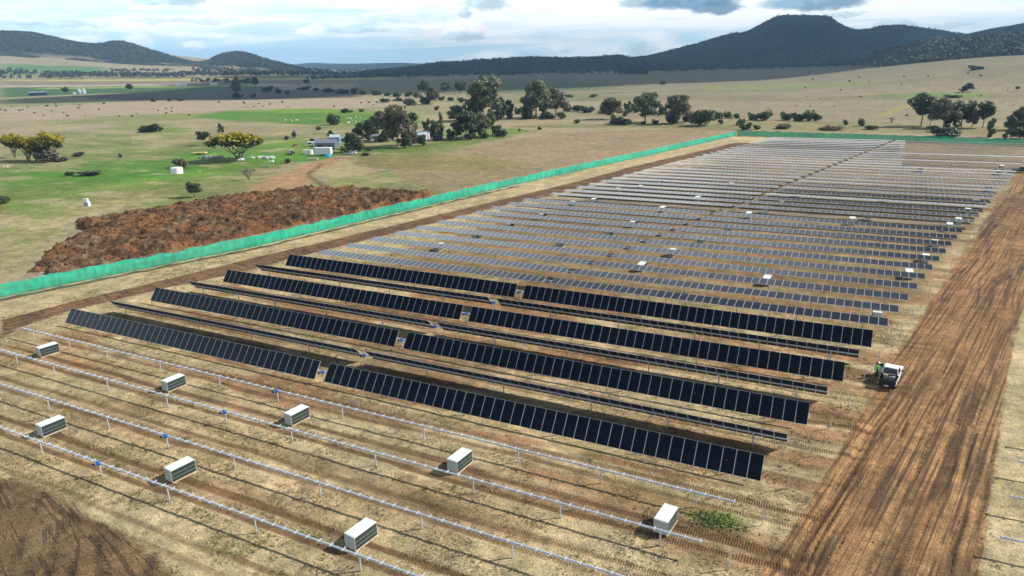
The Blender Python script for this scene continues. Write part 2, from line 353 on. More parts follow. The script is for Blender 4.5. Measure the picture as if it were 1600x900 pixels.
# ---- the building site
SITE = [(0, 462), (400, 384), (800, 290), (1150, 211), (1600, 227)]
site_poly = [(-150, 20), (-140, 30), (-126, 60), (-111.8, 102), (-95, 187), (-77.6, 261), (-57.6, 350), (60, 337), (140, 330), (140, 18)]
site = mask(site_poly, .004, px=False)
paint(site, (.465, .365, .225), .95, .22)
paint(site, (.22, .19, .075), sstep((fbm(X/7, Y/7, 12, 4)), .55, .70)*.3, .2)
paint(site, (.47, .38, .25), sstep((fbm(X/4, Y/4, 14, 4)), .52, .68)*.6, .2)
inside = site*sstep(X-(-103+.226*(Y-56)), 0, 6)*sstep(dirt_track_x(Y)+2-X, 0, 3)
paint(inside, (.25, .118, .058), sstep(fbm(X/14, Y/2.6, 41, 4), .47, .62)*.75*sstep(Y, 30, 58), .2)
paint(inside, (.17, .10, .055), sstep(fbm(X/22, Y/1.6, 43, 4), .54, .64)*.5, .2)
paint(site*sstep(Y, 88, 110)*sstep(dirt_track_x(Y)-4-X, 0, 4)*sstep(X-(-96+.226*(Y-56)), 0, 4), (.185, .125, .066), .72, .3)  # brown soil among the flat rows, shade between rows painted into it
# dirt road along the fence
dr = mask([(0, 500), (120, 470), (250, 439), (400, 402), (500, 379), (640, 346), (750, 320), (900, 284), (1010, 255), (1150, 223), (1190, 224), (1040, 256), (930, 287), (860, 306), (800, 318), (600, 368), (450, 405), (380, 425), (250, 452), (110, 486), (30, 512), (0, 530)], .004)
paint(dr, (.185, .100, .055), .95, .25); Mk[:, 0] = np.maximum(Mk[:, 0], dr)
along = X-(-108+.226*(Y-56))
lane = dr*sstep(np.abs(np.sin(along*1.9+1.2*fbm(X/9, Y/9, 5, 3)*3)), .75, 1.0)
paint(lane, (.095, .055, .032), .6)
# wide earth track on the right
tk = mask([(1190, 900), (1262, 790), (1322, 690), (1395, 565), (1448, 482), (1500, 404), (1562, 312), (1600, 258), (1660, 200), (1720, 210), (1640, 400), (1590, 500), (1565, 640), (1548, 760), (1530, 900), (1500, 1000), (1120, 1000)], .006)
paint(tk, (.30, .165, .078), .97, .3); Mk[:, 0] = np.maximum(Mk[:, 0], tk); Mk[:, 2] = tk
edge = mask([(1240, 830), (1300, 720), (1345, 650), (1322, 690), (1262, 790), (1190, 900), (1130, 900)], .012)
paint(edge, (.33, .24, .13), .7); 
ac = X-dirt_track_x(Y)
wob = 1.6*(fbm(ac*.12, Y/14, 8, 3)-.5)
rutn = fbm((ac+wob)*1.7, Y/48.0, 21, 3, .6); rutg = sstep(fbm(ac*.35, Y/11, 28, 3), .40, .56)
rut = tk*sstep(rutn, .545, .61)*(.25+.75*rutg)
deep = tk*sstep(np.abs(fbm((ac+wob)*.8+3, Y/55.0, 24, 3)-.5), .035, .012)*sstep(fbm(ac*.3, Y/8, 29, 3), .42, .55)
paint(rut, (.105, .062, .036), .85); paint(deep, (.05, .03, .019), .9); rut = np.maximum(rut, deep)
paint(tk, (.37, .225, .115), sstep(fbm((ac+wob)*1.5+9, Y/48.0, 23, 3), .50, .62)*.75)
wet = mask([(1290, 800), (1340, 700), (1420, 690), (1520, 660), (1545, 760), (1530, 910), (1270, 910)], .02); paint(wet, (.10, .062, .038), sstep(fbm((ac+wob)*.7, Y/12, 27, 3), .40, .58)*.6, .3)
Mk[:, 3] = np.maximum(Mk[:, 3], rut)
# churned ground, bottom left
ch = mask([(0, 742), (60, 757), (120, 790), (175, 822), (235, 868), (280, 910), (330, 980), (0, 1000), (-200, 900), (-150, 740)], .012)
paint(ch, (.175, .108, .060), .95, .25); Mk[:, 0] = np.maximum(Mk[:, 0], ch)
chl = ch*sstep(fbm((X+1.1*Y)*.9, (Y-X)*.10, 61, 4), .55, .68)
paint(chl, (.06, .04, .026), .8); Mk[:, 3] = np.maximum(Mk[:, 3], chl)
chp = ch*sstep(fbm((X+.6*Y)*.5, (Y-X)*.2, 65, 4), .56, .66); paint(chp, (.25, .175, .10), .6)
# green patch by the pile, bottom right
gpch = mask([(1075, 800), (1120, 793), (1165, 812), (1170, 830), (1120, 832), (1085, 822)], .012); paint(gpch*sstep(fbm(X/1.6, Y/1.6, 83, 3), .38, .6), (.12, .175, .045), .8, .4)
# wheel tracks in the aisles (crawler treads along x)
aisle = []
for yc, w, s in ((46.75, .95, 1.0), (34.4, .95, 1.0), (40.7, .9, .6), (52.4, .9, .6), (28.6, .9, .55), (58.9, .85, .35), (71.0, .85, .55), (83.0, .85, .55), (65.2, .9, .5), (77.2, .9, .4), (96.2, 1.0, .5)):
    for q in (-w, w):
        wob = (fbm(X/12, Y*0+yc+q, 77, 2)-.5)*.9
        bnd = sstep(.42-np.abs(Y-yc-q-wob), 0, .16)*inside*s*(0.85+.4*sstep(fbm(X/9, Y*0+yc*3+q, 79, 3), .35, .6))
        Mk[:, 1] = np.maximum(Mk[:, 1], np.clip(bnd, 0, 1))
for k in range(8, 19, 2):
    bnd = sstep(.9-np.abs(Y-ROW_Y[k]-3.4), 0, .5)*inside*.5*sstep(fbm(X/9, Y*0+k, 79, 3), .35, .6); paint(bnd, (.20, .10, .055), .8)
for cx0, cy0, ex, ey in ((-6, 46.5, 3, 40), (3, 78.5, 2, 90), (-1, 66.0, 6, 70)):
    pass
for pts in ([(1115, 838), (1150, 850), (1200, 880), (1230, 912), (1250, 912), (1210, 868), (1160, 838), (1120, 826)], [(1060, 805), (1150, 838), (1230, 860), (1300, 872), (1300, 884), (1220, 876), (1140, 852), (1055, 815)],
            [(1268, 640), (1300, 643), (1345, 655), (1345, 675), (1300, 668), (1265, 662)], [(1320, 572), (1350, 578), (1400, 590), (1400, 600), (1340, 592), (1318, 588)]):
    q = mask(pts, .01); paint(q, (.15, .082, .043), .8)
paint(Mk[:, 1], (.19, .105, .054), .85)
grass = np.clip(1-Mk[:, 0]-.8*Mk[:, 1], 0, 1)
# relief: ruts and clods near the camera
near = sstep(D, 150, 60)
Z = Z - near*(.20*rut + .10*chl + .05*Mk[:, 1]) + near*Mk[:, 0]*.14*(fbm(X/.9, Y/1.4, 90, 3)-.5) + near*grass*.10*(fbm(X/.8, Y/.8, 93, 2)-.5)
idx = np.arange(NX*NY).reshape(NY, NX)
quads = np.stack([idx[:-1, :-1], idx[:-1, 1:], idx[1:, 1:], idx[1:, :-1]], -1).reshape(-1, 4)

gm = bpy.data.materials.new('soil_and_grass'); gm.use_nodes = True; t = gm.node_tree; b = NB(t); Pb = t.nodes['Principled BSDF']
co = b.n('ShaderNodeTexCoord').outputs['Object']
base = b.n('ShaderNodeAttribute', attribute_name='col').outputs[0]
mk = b.n('ShaderNodeAttribute', attribute_name='mk'); mr, mg_, mb_ = b.sep(mk.outputs['Vector']); ma = mk.outputs['Alpha']
px_, py_, pz_ = b.sep(co)
n_s = b.noise(co, 5.5, 6, .72); n_m = b.noise(co, 1.1, 4, .6); n_l = b.noise(co, .22, 3, .6); n_f = b.noise(co, .045, 4, .6)
c = b.mix(1.0, base, b.mix(b.ss(n_s, .25, .75), (.42, .43, .45), (1.50, 1.48, 1.42)), 'MULTIPLY')
c = b.mix(1.0, c, b.mix(b.ss(n_m, .3, .7), (.78, .80, .82), (1.2, 1.18, 1.14)), 'MULTIPLY')
c = b.mix(1.0, c, b.mix(b.ss(b.noise(co, .30, 5, .68), .36, .66), (.76, .78, .75), (1.20, 1.19, 1.17)), 'MULTIPLY')
c = b.mix(1.0, c, b.mix(b.ss(n_f, .3, .7), (.86, .90, .88), (1.12, 1.08, 1.06)), 'MULTIPLY')
gr_amt = b.m('SUBTRACT', 1.0, b.m('MAXIMUM', mr, mg_), clamp=True)
c = b.mix(b.m('MULTIPLY', b.m('MULTIPLY', b.ss(n_l, .52, .66), gr_amt), .20), c, (.15, .155, .055))
tuft = b.m('MULTIPLY', b.ss(b.noise(co, 2.3, 3, .7, .4), .60, .70), gr_amt)
c = b.mix(b.m('MULTIPLY', tuft, .65), c, (.095, .085, .042))
strw = b.m('MULTIPLY', b.ss(b.noise(co, 3.1, 3, .7, .5), .58, .68), gr_amt)
c = b.mix(b.m('MULTIPLY', strw, .5), c, (.50, .40, .25))
# crawler tread bars
wv = b.m('SINE', b.m('ADD', b.m('MULTIPLY', px_, 31.0), b.m('MULTIPLY', b.noise(co, .7, 2), 5.0)))
bars = b.m('MULTIPLY', b.ss(wv, -.1, .7), b.ss(mg_, .15, .7))
c = b.mix(b.m('MULTIPLY', bars, .72), c, (.06, .034, .018))
# track streaks across the wide earth road
ax_ = b.m('SUBTRACT', px_, b.m('MULTIPLY', py_, .226))
sv = b.xyz(b.m('MULTIPLY', ax_, 3.6), b.m('MULTIPLY', py_, .055), 0.0)
s1 = b.noise(sv, 1.0, 5, .62, .35)
c = b.mix(b.m('MULTIPLY', b.ss(s1, .51, .57), b.m('MULTIPLY', mb_, .78)), c, (.075, .044, .027))
bars2 = b.m('MULTIPLY', b.ss(b.m('SINE', b.m('ADD', b.m('MULTIPLY', py_, 26.0), b.m('MULTIPLY', b.noise(co, .5, 2), 7.0))), 0.0, .7), b.m('MULTIPLY', mb_, b.ss(b.noise(sv, .7, 3), .50, .56)))
# machine arcs over the churned corner
qx, qy = b.m('ADD', px_, 78.0), b.m('ADD', py_, 14.0)
rad_ = b.m('SQRT', b.m('ADD', b.m('MULTIPLY', qx, qx), b.m('MULTIPLY', qy, qy))); th_ = b.m('MULTIPLY', b.m('ARCTAN2', qy, qx), 44.0)
cm = b.m('MULTIPLY', b.m('MULTIPLY', mr, b.m('SUBTRACT', 1.0, mb_)), b.ss(px_, -34.0, -40.0))
arcs = b.ss(b.noise(b.xyz(b.m('MULTIPLY', rad_, 1.7), b.m('MULTIPLY', th_, .11), 0.0), 1.0, 4, .6, .7), .52, .58)
arcs2 = b.ss(b.noise(b.xyz(b.m('MULTIPLY', b.m('SUBTRACT', px_, b.m('MULTIPLY', py_, .3)), .13), b.m('MULTIPLY', b.m('ADD', py_, b.m('MULTIPLY', px_, .3)), 1.5), 0.0), 1.0, 4, .6, 1.2), .55, .60)
tb = b.ss(b.m('SINE', b.m('MULTIPLY', px_, 24.0)), -.1, .6)
arcs = b.m('MULTIPLY', arcs, b.ss(b.noise(co, .12, 2), .48, .56))
c = b.mix(b.m('MULTIPLY', cm, b.m('MULTIPLY', arcs, b.m('ADD', .35, b.m('MULTIPLY', tb, .5)))), c, (.030, .018, .011))
c = b.mix(b.m('MULTIPLY', cm, b.m('MULTIPLY', arcs2, b.m('ADD', .35, b.m('MULTIPLY', tb, .45)))), c, (.030, .019, .013))
c = b.mix(b.m('MULTIPLY', bars2, .5), c, (.07, .043, .025))
clod = b.ss(b.noise(co, 2.6, 5, .7), .56, .70)
c = b.mix(b.m('MULTIPLY', clod, b.m('MULTIPLY', mr, .5)), c, (.085, .052, .032))
t.links.new(c, Pb.inputs['Base Color']); Pb.inputs['Roughness'].default_value = .95; Pb.inputs['Specular IOR Level'].default_value = .15
bp = b.n('ShaderNodeBump'); bp.inputs['Strength'].default_value = .75; bp.inputs['Distance'].default_value = .16
hgt = b.m('ADD', b.m('ADD', n_s, b.m('MULTIPLY', n_m, .6)), b.m('ADD', b.m('MULTIPLY', b.m('ADD', bars, b.m('MULTIPLY', cm, b.m('ADD', arcs, arcs2))), -.5), b.m('MULTIPLY', b.m('MULTIPLY', s1, mb_), 1.2)))
t.links.new(hgt, bp.inputs['Height']); t.links.new(bp.outputs[0], Pb.inputs['Normal'])
ground = link('ground', np_mesh('ground', np.stack([X, Y, Z], -1), quads, gm, {'col': np.clip(C, .01, .8), 'mk': Mk}, smooth=True))
ground['kind'] = 'structure'
def gnd(x, y): return float(gz(x, y))

# ------------------------------------------------------------------ hills
def forest_mat(name, c0, c1, sc):
    m = bpy.data.materials.new(name); m.use_nodes = True; t = m.node_tree; b = NB(t); P = t.nodes['Principled BSDF']
    co = b.n('ShaderNodeTexCoord').outputs['Object']
    v = b.n('ShaderNodeTexVoronoi', feature='F1'); t.links.new(co, v.inputs['Vector']); v.inputs['Scale'].default_value = 1/sc
    cc = b.mix(b.ss(v.outputs['Distance'], .15, .75), c1, c0)
    cc = b.mix(1.0, cc, b.mix(b.ss(b.noise(co, 1/(sc*22), 5, .6), .35, .65), (.65, .7, .7), (1.35, 1.25, 1.15)), 'MULTIPLY')
    at = b.n('ShaderNodeAttribute', attribute_name='col'); cc = b.mix(at.outputs['Alpha'], cc, at.outputs[0])
    t.links.new(cc, P.inputs['Base Color']); P.inputs['Roughness'].default_value = .95; P.inputs['Specular IOR Level'].default_value = .1
    bp = b.n('ShaderNodeBump'); bp.inputs['Strength'].default_value = .9; bp.inputs['Distance'].default_value = sc*.5; bp.invert = True
    t.links.new(v.outputs['Distance'], bp.inputs['Height']); t.links.new(bp.outputs[0], P.inputs['Normal']); return m
FM = forest_mat('forested_slope', (.020, .027, .017), (.046, .056, .032), 9.0)
FM2 = forest_mat('forested_slope_dark', (.012, .017, .013), (.030, .038, .025), 9.0)
def hill(name, prof, D0, front, back, m, seed, shape='soft', foot=-4, canopy=3.0, pale=None, gully=.32, nr=60, step=.055):
    us = np.array([q[0] for q in prof], float); vs = np.array([q[1] for q in prof], float)
    az0, az1 = az_el(us[0], vs[0])[0], az_el(us[-1], vs[-1])[0]
    na = int((az1-az0)/R(step))+2
    uu = np.linspace(us[0], us[-1], na)
    # a smooth curve through the skyline
    vv = np.interp(uu, us, vs); k = 2 if shape == 'mesa' else max(3, int(na*0.006)); ker = np.hanning(2*k+1); ker /= ker.sum()
    vv = np.convolve(np.pad(vv, k, mode='edge'), ker, 'valid')
    dirs = np.array([ray(a, c) for a, c in zip(uu, vv)]); hz = np.hypot(dirs[:, 0], dirs[:, 1])
    hd = dirs[:, :2]/hz[:, None]; el = dirs[:, 2]/hz
    S = np.concatenate([np.linspace(-1, 0, nr), np.linspace(0, 1, nr//3)[1:]])
    Ssgn = np.where(S < 0, front, back)*np.abs(S)*np.where(S < 0, -1, 1)
    A = np.repeat(np.arange(na)[:, None], len(S), 1); r = D0 + Ssgn[None, :] + 0*A
    x = hd[A, 0]*r; y = hd[A, 1]*r
    top = CAM_Z + el[A]*D0
    g0 = gz(x, y)
    s = np.abs(S)[None, :]
    if shape == 'soft': q = .5+.5*np.cos(np.pi*np.clip(s, 0, 1)); q = q**1.05
    elif shape == 'mesa': q = np.where(s < .06, 1.0, np.clip(1-(s-.06)/.94, 0, 1)**1.5)
    else: q = np.clip(1-s, 0, 1)**.8
    q = q + 0*A
    gl = (fbm(x/420, y/420, seed, 4)-.5)
    w = q*(1-q)*4
    z = g0+foot + (top-g0-foot)*np.clip(q + gully*w*gl*2*(S[None, :] < 0), 0, 1.0)
    rnd = np.random.RandomState(seed)
    z += canopy*(rnd.rand(*z.shape)-.5)*np.clip(q*6, 0, 1)
    V = np.stack([x, y, z], -1).reshape(-1, 3)
    ii = np.arange(V.shape[0]).reshape(x.shape)
    fq = np.stack([ii[:-1, :-1], ii[1:, :-1], ii[1:, 1:], ii[:-1, 1:]], -1).reshape(-1, 4)
    col = np.zeros((len(V), 4)); col[:, :3] = (.27, .23, .17)
    if pale: col[:, 3] = (sstep(fbm(x/220, y/160, seed+9, 4), *pale[:2])*sstep(q, pale[2], pale[2]*.3)).ravel()
    o = link(name, np_mesh(name, V, fq, m, {'col': col}, smooth=True)); o['kind'] = 'structure'; return o
hills_left = hill('wooded_hills', [(-140, 62), (-60, 55), (0, 53), (20, 52.5), (45, 53), (62, 55.5), (82, 60), (105, 66), (125, 69.5), (148, 71.5), (165, 69.5), (178, 66.5), (190, 66), (202, 69), (222, 76), (250, 84), (275, 90.5), (298, 95.5), (312, 96.5), (328, 94), (340, 88.5), (354, 83), (370, 81), (384, 82.5), (400, 88), (420, 94), (440, 99), (470, 106), (490, 110)],
     4300, 1250, 1500, FM, 3, pale=(.56, .64, .22))
hill('distant_range', [(380, 112), (430, 106), (455, 101.5), (478, 98.6), (492, 98), (520, 99.5), (560, 99.5), (600, 98.4), (630, 98.2), (660, 99.3), (690, 98), (720, 97.5), (800, 96), (880, 90), (905, 87.5), (930, 89), (980, 94), (1040, 100)], 9500, 1800, 1800, FM, 7, gully=.1, nr=30)
ridge_mid = hill('low_wooded_ridge', [(560, 113), (610, 109), (648, 104.5), (668, 100), (690, 97.5), (720, 96.5), (745, 94), (775, 92.5), (800, 91), (830, 89.6), (870, 90.5), (910, 91.5), (935, 89.5), (950, 87), (962, 86.3), (975, 88), (990, 91), (1030, 93), (1090, 96), (1160, 100)], 3500, 900, 900, FM2, 11, canopy=9, nr=40)
mesa = hill('mesa_hill', [(900, 97), (950, 93), (990, 90), (1012, 87), (1040, 80.5), (1070, 73), (1100, 65), (1130, 56), (1150, 52), (1162, 51.5), (1175, 46), (1190, 38), (1204, 31), (1210, 27.5), (1216, 25.6), (1226, 25), (1260, 25), (1290, 25.6), (1298, 27.5), (1304, 32), (1316, 40.5), (1332, 46.5), (1345, 47.8), (1360, 45.5), (1376, 42), (1400, 40), (1412, 40.8), (1440, 44), (1462, 47), (1482, 50), (1500, 53), (1530, 58), (1600, 66), (1660, 75)], 4400, 1900, 1500, FM2, 13, shape='mesa', canopy=8, gully=.22)
hill('dark_ridge', [(1440, 66), (1480, 58), (1510, 54), (1530, 49.5), (1550, 45.5), (1575, 41.5), (1600, 37.5), (1650, 30), (1720, 26), (1800, 30)], 3600, 1200, 900, FM2, 17, canopy=8, nr=40)
rise = hill('wooded_rise', [(1370, 88), (1395, 82), (1420, 76), (1440, 71), (1465, 69), (1490, 67), (1520, 65), (1550, 62), (1575, 61), (1600, 60), (1650, 58), (1720, 56), (1800, 60)], 1750, 480, 500, FM, 19, canopy=3, nr=40, step=.08)

# ------------------------------------------------------------------ clouds whose shadows lie on the plain, and the air
CLOUD_Z = 2600.0
def cloud(name, spots, seed):
    rnd = np.random.RandomState(seed); bm = bmesh.new()
    for (u, dist, r) in spots:
        d = ray(u, 98); h = math.hypot(d[0], d[1]); gx_, gy_ = d[0]/h*dist, d[1]/h*dist
        k = (CLOUD_Z)/SUNV.z
        M = Matrix.Translation((gx_+SUNV.x*k, gy_+SUNV.y*k, CLOUD_Z)) @ Matrix.Rotation(rnd.rand()*6, 4, 'Z') @ Matrix.Diagonal((r, r*.8, r*.30, 1))
        bmesh.ops.create_icosphere(bm, subdivisions=3, radius=1.0, matrix=M)
    V = np.array([v.co[:] for v in bm.verts])
    n = (fbm(V[:, 0]/260+V[:, 2]/190, V[:, 1]/260, seed, 4)-.5)
    for v, k in zip(bm.verts, n): v.co.z += 150*k; v.co.x += 190*k; v.co.y -= 160*k
    me = bpy.data.meshes.new(name); bm.to_mesh(me); bm.free(); me.materials.append(CLM)
    me.polygons.foreach_set('use_smooth', [True]*len(me.polygons))
    o = link(name, me); o['kind'] = 'structure'; return o
CLM = pm('cloud_vapour', (.9, .91, .92), .95, var=.03, scale=.002, spec=0, trans=.7)
rs = np.random.RandomState(4)
spots = []
def dmin(u): return float(np.interp(u, [430, 520, 640, 800, 950, 1100, 1250, 1400, 1600], [1250, 1080, 1030, 1080, 1150, 1380, 1900, 2150, 2300]))
for u in range(480, 1800, 36):
    d0 = dmin(u)
    for f in np.linspace(0, 1, 12):
        dd = d0+230+(7000-d0)*f**1.35
        if u < 560 and dd > 2600: continue
        if u < 660 and dd > 5200: continue
        spots.append((u+rs.uniform(-14, 14), dd*rs.uniform(.97, 1.04), 270*(1+.9*f)*rs.uniform(.85, 1.2)))
cloud('cumulus_cloud', spots, 5)
cloud('cumulus_cloud', [(u, 1150-(u-180)*.25+rs.uniform(-30, 30), 150) for u in range(170, 470, 28)] + [(u, 1280-(u-180)*.25, 150) for u in range(200, 470, 36)], 6)

HAZE = True
if HAZE:
    hz_b = MB().box((-800, 5100, 194), (26000, 12600, 392)).mesh('haze', [])
    hz_b.transform(Matrix.Translation((0, 0, 0)))
    hm = bpy.data.materials.new('haze'); hm.use_nodes = True; t = hm.node_tree; t.nodes.clear()
    pv = t.nodes.new('ShaderNodeVolumePrincipled'); pv.inputs['Color'].default_value = (.36, .64, 1.0, 1); pv.inputs['Density'].default_value = 8.0e-5; pv.inputs['Anisotropy'].default_value = 0.1
    mo = t.nodes.new('ShaderNodeOutputMaterial'); t.links.new(pv.outputs[0], mo.inputs['Volume'])
    hz_b.materials.append(hm); link('haze', hz_b)['kind'] = 'stuff'

# ------------------------------------------------------------------ foliage
def leaves_np(rnd, cen, nrm, size, asp=1.5):
    """one bent leaf clump (a quad) at each centre"""
    n = len(cen); t = rnd.normal(size=(n, 3)); t -= (t*nrm).sum(1)[:, None]*nrm; t /= np.linalg.norm(t, axis=1)[:, None]+1e-9
    s = np.cross(nrm, t); sz = (size*rnd.uniform(.6, 1.35, n))[:, None]
    V = np.stack([cen-t*sz*asp*.5, cen+s*sz*.5, cen+t*sz*asp*.5, cen-s*sz*.5+nrm*sz*.25], 1).reshape(-1, 3)
    return V, np.arange(n*4).reshape(-1, 4)
def crown_mesh(name, seed, lobes, n, size, mat, inner=.45, yellow=0.0):
    rnd = np.random.RandomState(seed); L = np.array(lobes, float); w = (L[:, 3]*L[:, 4]*L[:, 5])**.66; w /= w.sum()
    k = rnd.choice(len(L), n, p=w); d = rnd.normal(size=(n, 3)); d /= np.linalg.norm(d, axis=1)[:, None]
    rr = inner+(1-inner)*rnd.rand(n)**.6
    # clumping: pull leaves to sub-clusters so that gaps open between them
    sub = rnd.normal(size=(len(L), 9, 3)); sub /= np.linalg.norm(sub, axis=2)[:, :, None]
    pick = sub[k, rnd.randint(0, 9, n)]; d = d*.62+pick*.75; d /= np.linalg.norm(d, axis=1)[:, None]
    cen = L[k, :3]+d*L[k, 3:6]*rr[:, None]
    nr = d*.7+rnd.normal(size=(n, 3))*.6+np.array([0, 0, .35]); nr /= np.linalg.norm(nr, axis=1)[:, None]
    V, Fq = leaves_np(rnd, cen, nr, size)
    tint = rnd.uniform(.65, 1.4, n)[:, None]*np.array([1, 1, 1])[None] * (1+rnd.normal(size=(n, 3))*.06)
    lt = rnd.uniform(.8, 1.25, len(L))[k][:, None]; tint = tint*lt
    if yellow:
        yl = rnd.rand(n) < yellow*(np.clip(d[:, 2]+.55, 0, 1)); tint[yl] = np.array([6.5, 4.2, .55])*rnd.uniform(.7, 1.15, (yl.sum(), 1))
    return np_mesh(name, V, Fq, mat, {'tint': np.repeat(tint, 4, 0)})
LEAF = {'gum': pm('gum_leaf', (.142, .165, .090), .55, var=.2, scale=.5, attr='tint', trans=.34), 'dark': pm('dark_leaf', (.062, .088, .040), .55, var=.2, scale=.5, attr='tint', trans=.32),
        'mid': pm('shrub_leaf', (.090, .128, .050), .55, var=.2, scale=.5, attr='tint', trans=.34), 'brown': pm('brownish_leaf', (.150, .138, .082), .6, var=.2, scale=.5, attr='tint', trans=.32),
        'grey': pm('grey_leaf', (.125, .115, .095), .7, var=.2, scale=.5, attr='tint', trans=.15), 'wattle': pm('wattle_leaf', (.060, .078, .026), .6, var=.2, scale=.5, attr='tint', trans=.25)}
BARK = pm('bark', (.13, .105, .08), .9, var=.3, scale=4, bump=.4); PALEBARK = pm('pale_bark', (.30, .26, .21), .85, var=.3, scale=3, bump=.3)
PROTO = {}
def proto(kind):
    """unit trees: about 1 high and 1 wide, standing at the origin; a list of (part name, mesh)"""
    if kind in PROTO: return PROTO[kind]
    base, var = kind.split(':'); seed = int(var)*17+len(base)*101; rnd = np.random.RandomState(seed); parts = []
    def trunk(lobes, r0, split, m, stems=1, n=5):
        mb = MB()
        for s in range(stems):
            a = s*6.28/max(1, stems)+.4; ox, oy = (.05*math.cos(a), .05*math.sin(a)) if stems > 1 else (0, 0)
            sub = [lobes[i] for i in range(len(lobes)) if i % stems == s]
            cx = sum(q[0] for q in sub)/len(sub); cy_ = sum(q[1] for q in sub)/len(sub)
            sp_ = (ox+(cx-ox)*.45, oy+(cy_-oy)*.45, split); mid = (ox+(sp_[0]-ox)*.4+.012, oy+(sp_[1]-oy)*.4, split*.5)
            mb.tube((ox, oy, -.02), mid, r0, r0*.8, n, caps=False); mb.tube(mid, sp_, r0*.8, r0*.62, n, caps=False)
            for q in sub: 
                kx = (sp_[0]*.45+q[0]*.55+.02, sp_[1]*.45+q[1]*.55, sp_[2]*.5+q[2]*.5)
                mb.tube(sp_, kx, r0*.55, r0*.34, 4, caps=False); mb.tube(kx, (q[0], q[1], q[2]+q[5]*.2), r0*.34, r0*.1, 4, caps=False)
        return mb.mesh('trunk', m, smooth=True)
    if base in ('gum', 'browngum'):
        lobes = []
        for i in range(15):
            a = i*2.4+rnd.uniform(-.4, .4); z = .30+.58*(i+.5)/15+rnd.uniform(-.05, .05); rr = rnd.uniform(.16, .36)*(1 if z < .7 else .7); rad = rnd.uniform(.13, .20)*(1.15-.3*abs(z-.6))
            lobes.append((rr*math.cos(a)*(1.1-.45*max(0, z-.6)), rr*math.sin(a), z, rad, rad, rad*.72))
        lobes += [(0, 0, .88, .15, .15, .12), (0, 0, .6, .2, .2, .2), (.08, .05, .42, .2, .2, .14)]
        parts = [('trunk', trunk(lobes, .028, .30, PALEBARK)), ('crown', crown_mesh('crown', seed, lobes, 4200, .047, LEAF['gum' if base == 'gum' else 'brown'], .3))]
    elif base == 'full':                              # foliage down to the ground
        lobes = []
        for i in range(12):
            z = .15+.75*i/11; a = rnd.uniform(0, 6.28); rr = rnd.uniform(.08, .30)*(1.1-.7*max(0, z-.4)); rad = rnd.uniform(.14, .2)
            lobes.append((rr*math.cos(a), rr*math.sin(a), z, rad, rad, rad*.9))
        parts = [('trunk', trunk(lobes[3:], .03, .25, BARK)), ('crown', crown_mesh('crown', seed, lobes, 2600, .046, LEAF['dark' if int(var) % 2 else 'mid'], .4))]
    elif base == 'flat':                              # clear trunk, dense oval crown
        lobes = [(.31*math.cos(i*2.4)*(.3+.7*(i % 3)/2), .31*math.sin(i*2.4)*(.3+.7*(i % 3)/2), rnd.uniform(.42, .84), .21, .21, .15) for i in range(14)]
        parts = [('trunk', trunk(lobes, .026, .36, BARK)), ('crown', crown_mesh('crown', seed, lobes, 3200, .048, LEAF['dark'], .35))]
    elif base == 'column':
        lobes = [(rnd.uniform(-.12, .12), rnd.uniform(-.12, .12), .12+.8*i/7, .33*(1.05-.8*abs(i/7-.35)), .33*(1.05-.8*abs(i/7-.35)), .14) for i in range(8)]
        parts = [('trunk', trunk(lobes[2:], .05, .2, BARK)), ('crown', crown_mesh('crown', seed, lobes, 900, .07, LEAF['mid'], .4))]
    elif base == 'wattle':
        lobes = []
        for i in range(10):
            a = i*2.4; rr = .12+.30*math.sqrt((i+.5)/10); lobes.append((rr*math.cos(a), rr*math.sin(a), rnd.uniform(.66, .84)-.75*max(0, rr-.16), .20, .20, .15))
        lobes += [(rnd.uniform(-.25, .25), rnd.uniform(-.25, .25), rnd.uniform(.42, .6), .16, .16, .12) for i in range(7)]
        parts = [('trunk', trunk(lobes, .020, .16, BARK, 5)), ('crown', crown_mesh('crown', seed, lobes, 4200, .042, LEAF['wattle'], .2, .95))]
    elif base == 'bare':
        lobes = [(rnd.uniform(-.36, .36), rnd.uniform(-.36, .36), rnd.uniform(.5, .9), .15, .15, .12) for i in range(10)]
        parts = [('trunk', trunk(lobes, .035, .22, BARK, 3)), ('crown', crown_mesh('crown', seed, lobes, 330, .045, LEAF['grey'], .2))]
    else:                                             # bush:dark / bushgrey : one mound of leaves
        lobes = [(rnd.uniform(-.3, .3), rnd.uniform(-.3, .3), rnd.uniform(.25, .62), rnd.uniform(.2, .28), rnd.uniform(.2, .28), rnd.uniform(.24, .36)) for i in range(6)] + [(0, 0, .35, .36, .36, .34)]
        lf = {'bush': 'dark', 'bushlight': 'mid', 'bushgrey': 'grey', 'bushbrown': 'brown'}[base]
        parts = [(None, crown_mesh('shrub', seed, lobes, 900, .085, LEAF[lf], .5))]
    PROTO[kind] = parts; return parts
TREE_N = 0
def plant(name, u, vb, hpx, wpx, kind, label, cat='tree', group=None, depth_scale=1.0):
    global TREE_N
    TREE_N += 1
    P = gp(u, vb); k = depth(P)/F_PX; hgt_, wid = hpx*k*1.02, wpx*k*depth_scale
    parts = proto(kind); rz = (TREE_N*2.399) % 6.283
    if parts[0][0] is None: o = link(name, parts[0][1], None, P, (0, 0, rz), (wid, wid, hgt_))
    else:
        o = empty(name, P, rz); o.scale = (wid, wid, hgt_)
        for nm, me in parts: link(nm, me, o)
    return tag(o, label, cat, group)

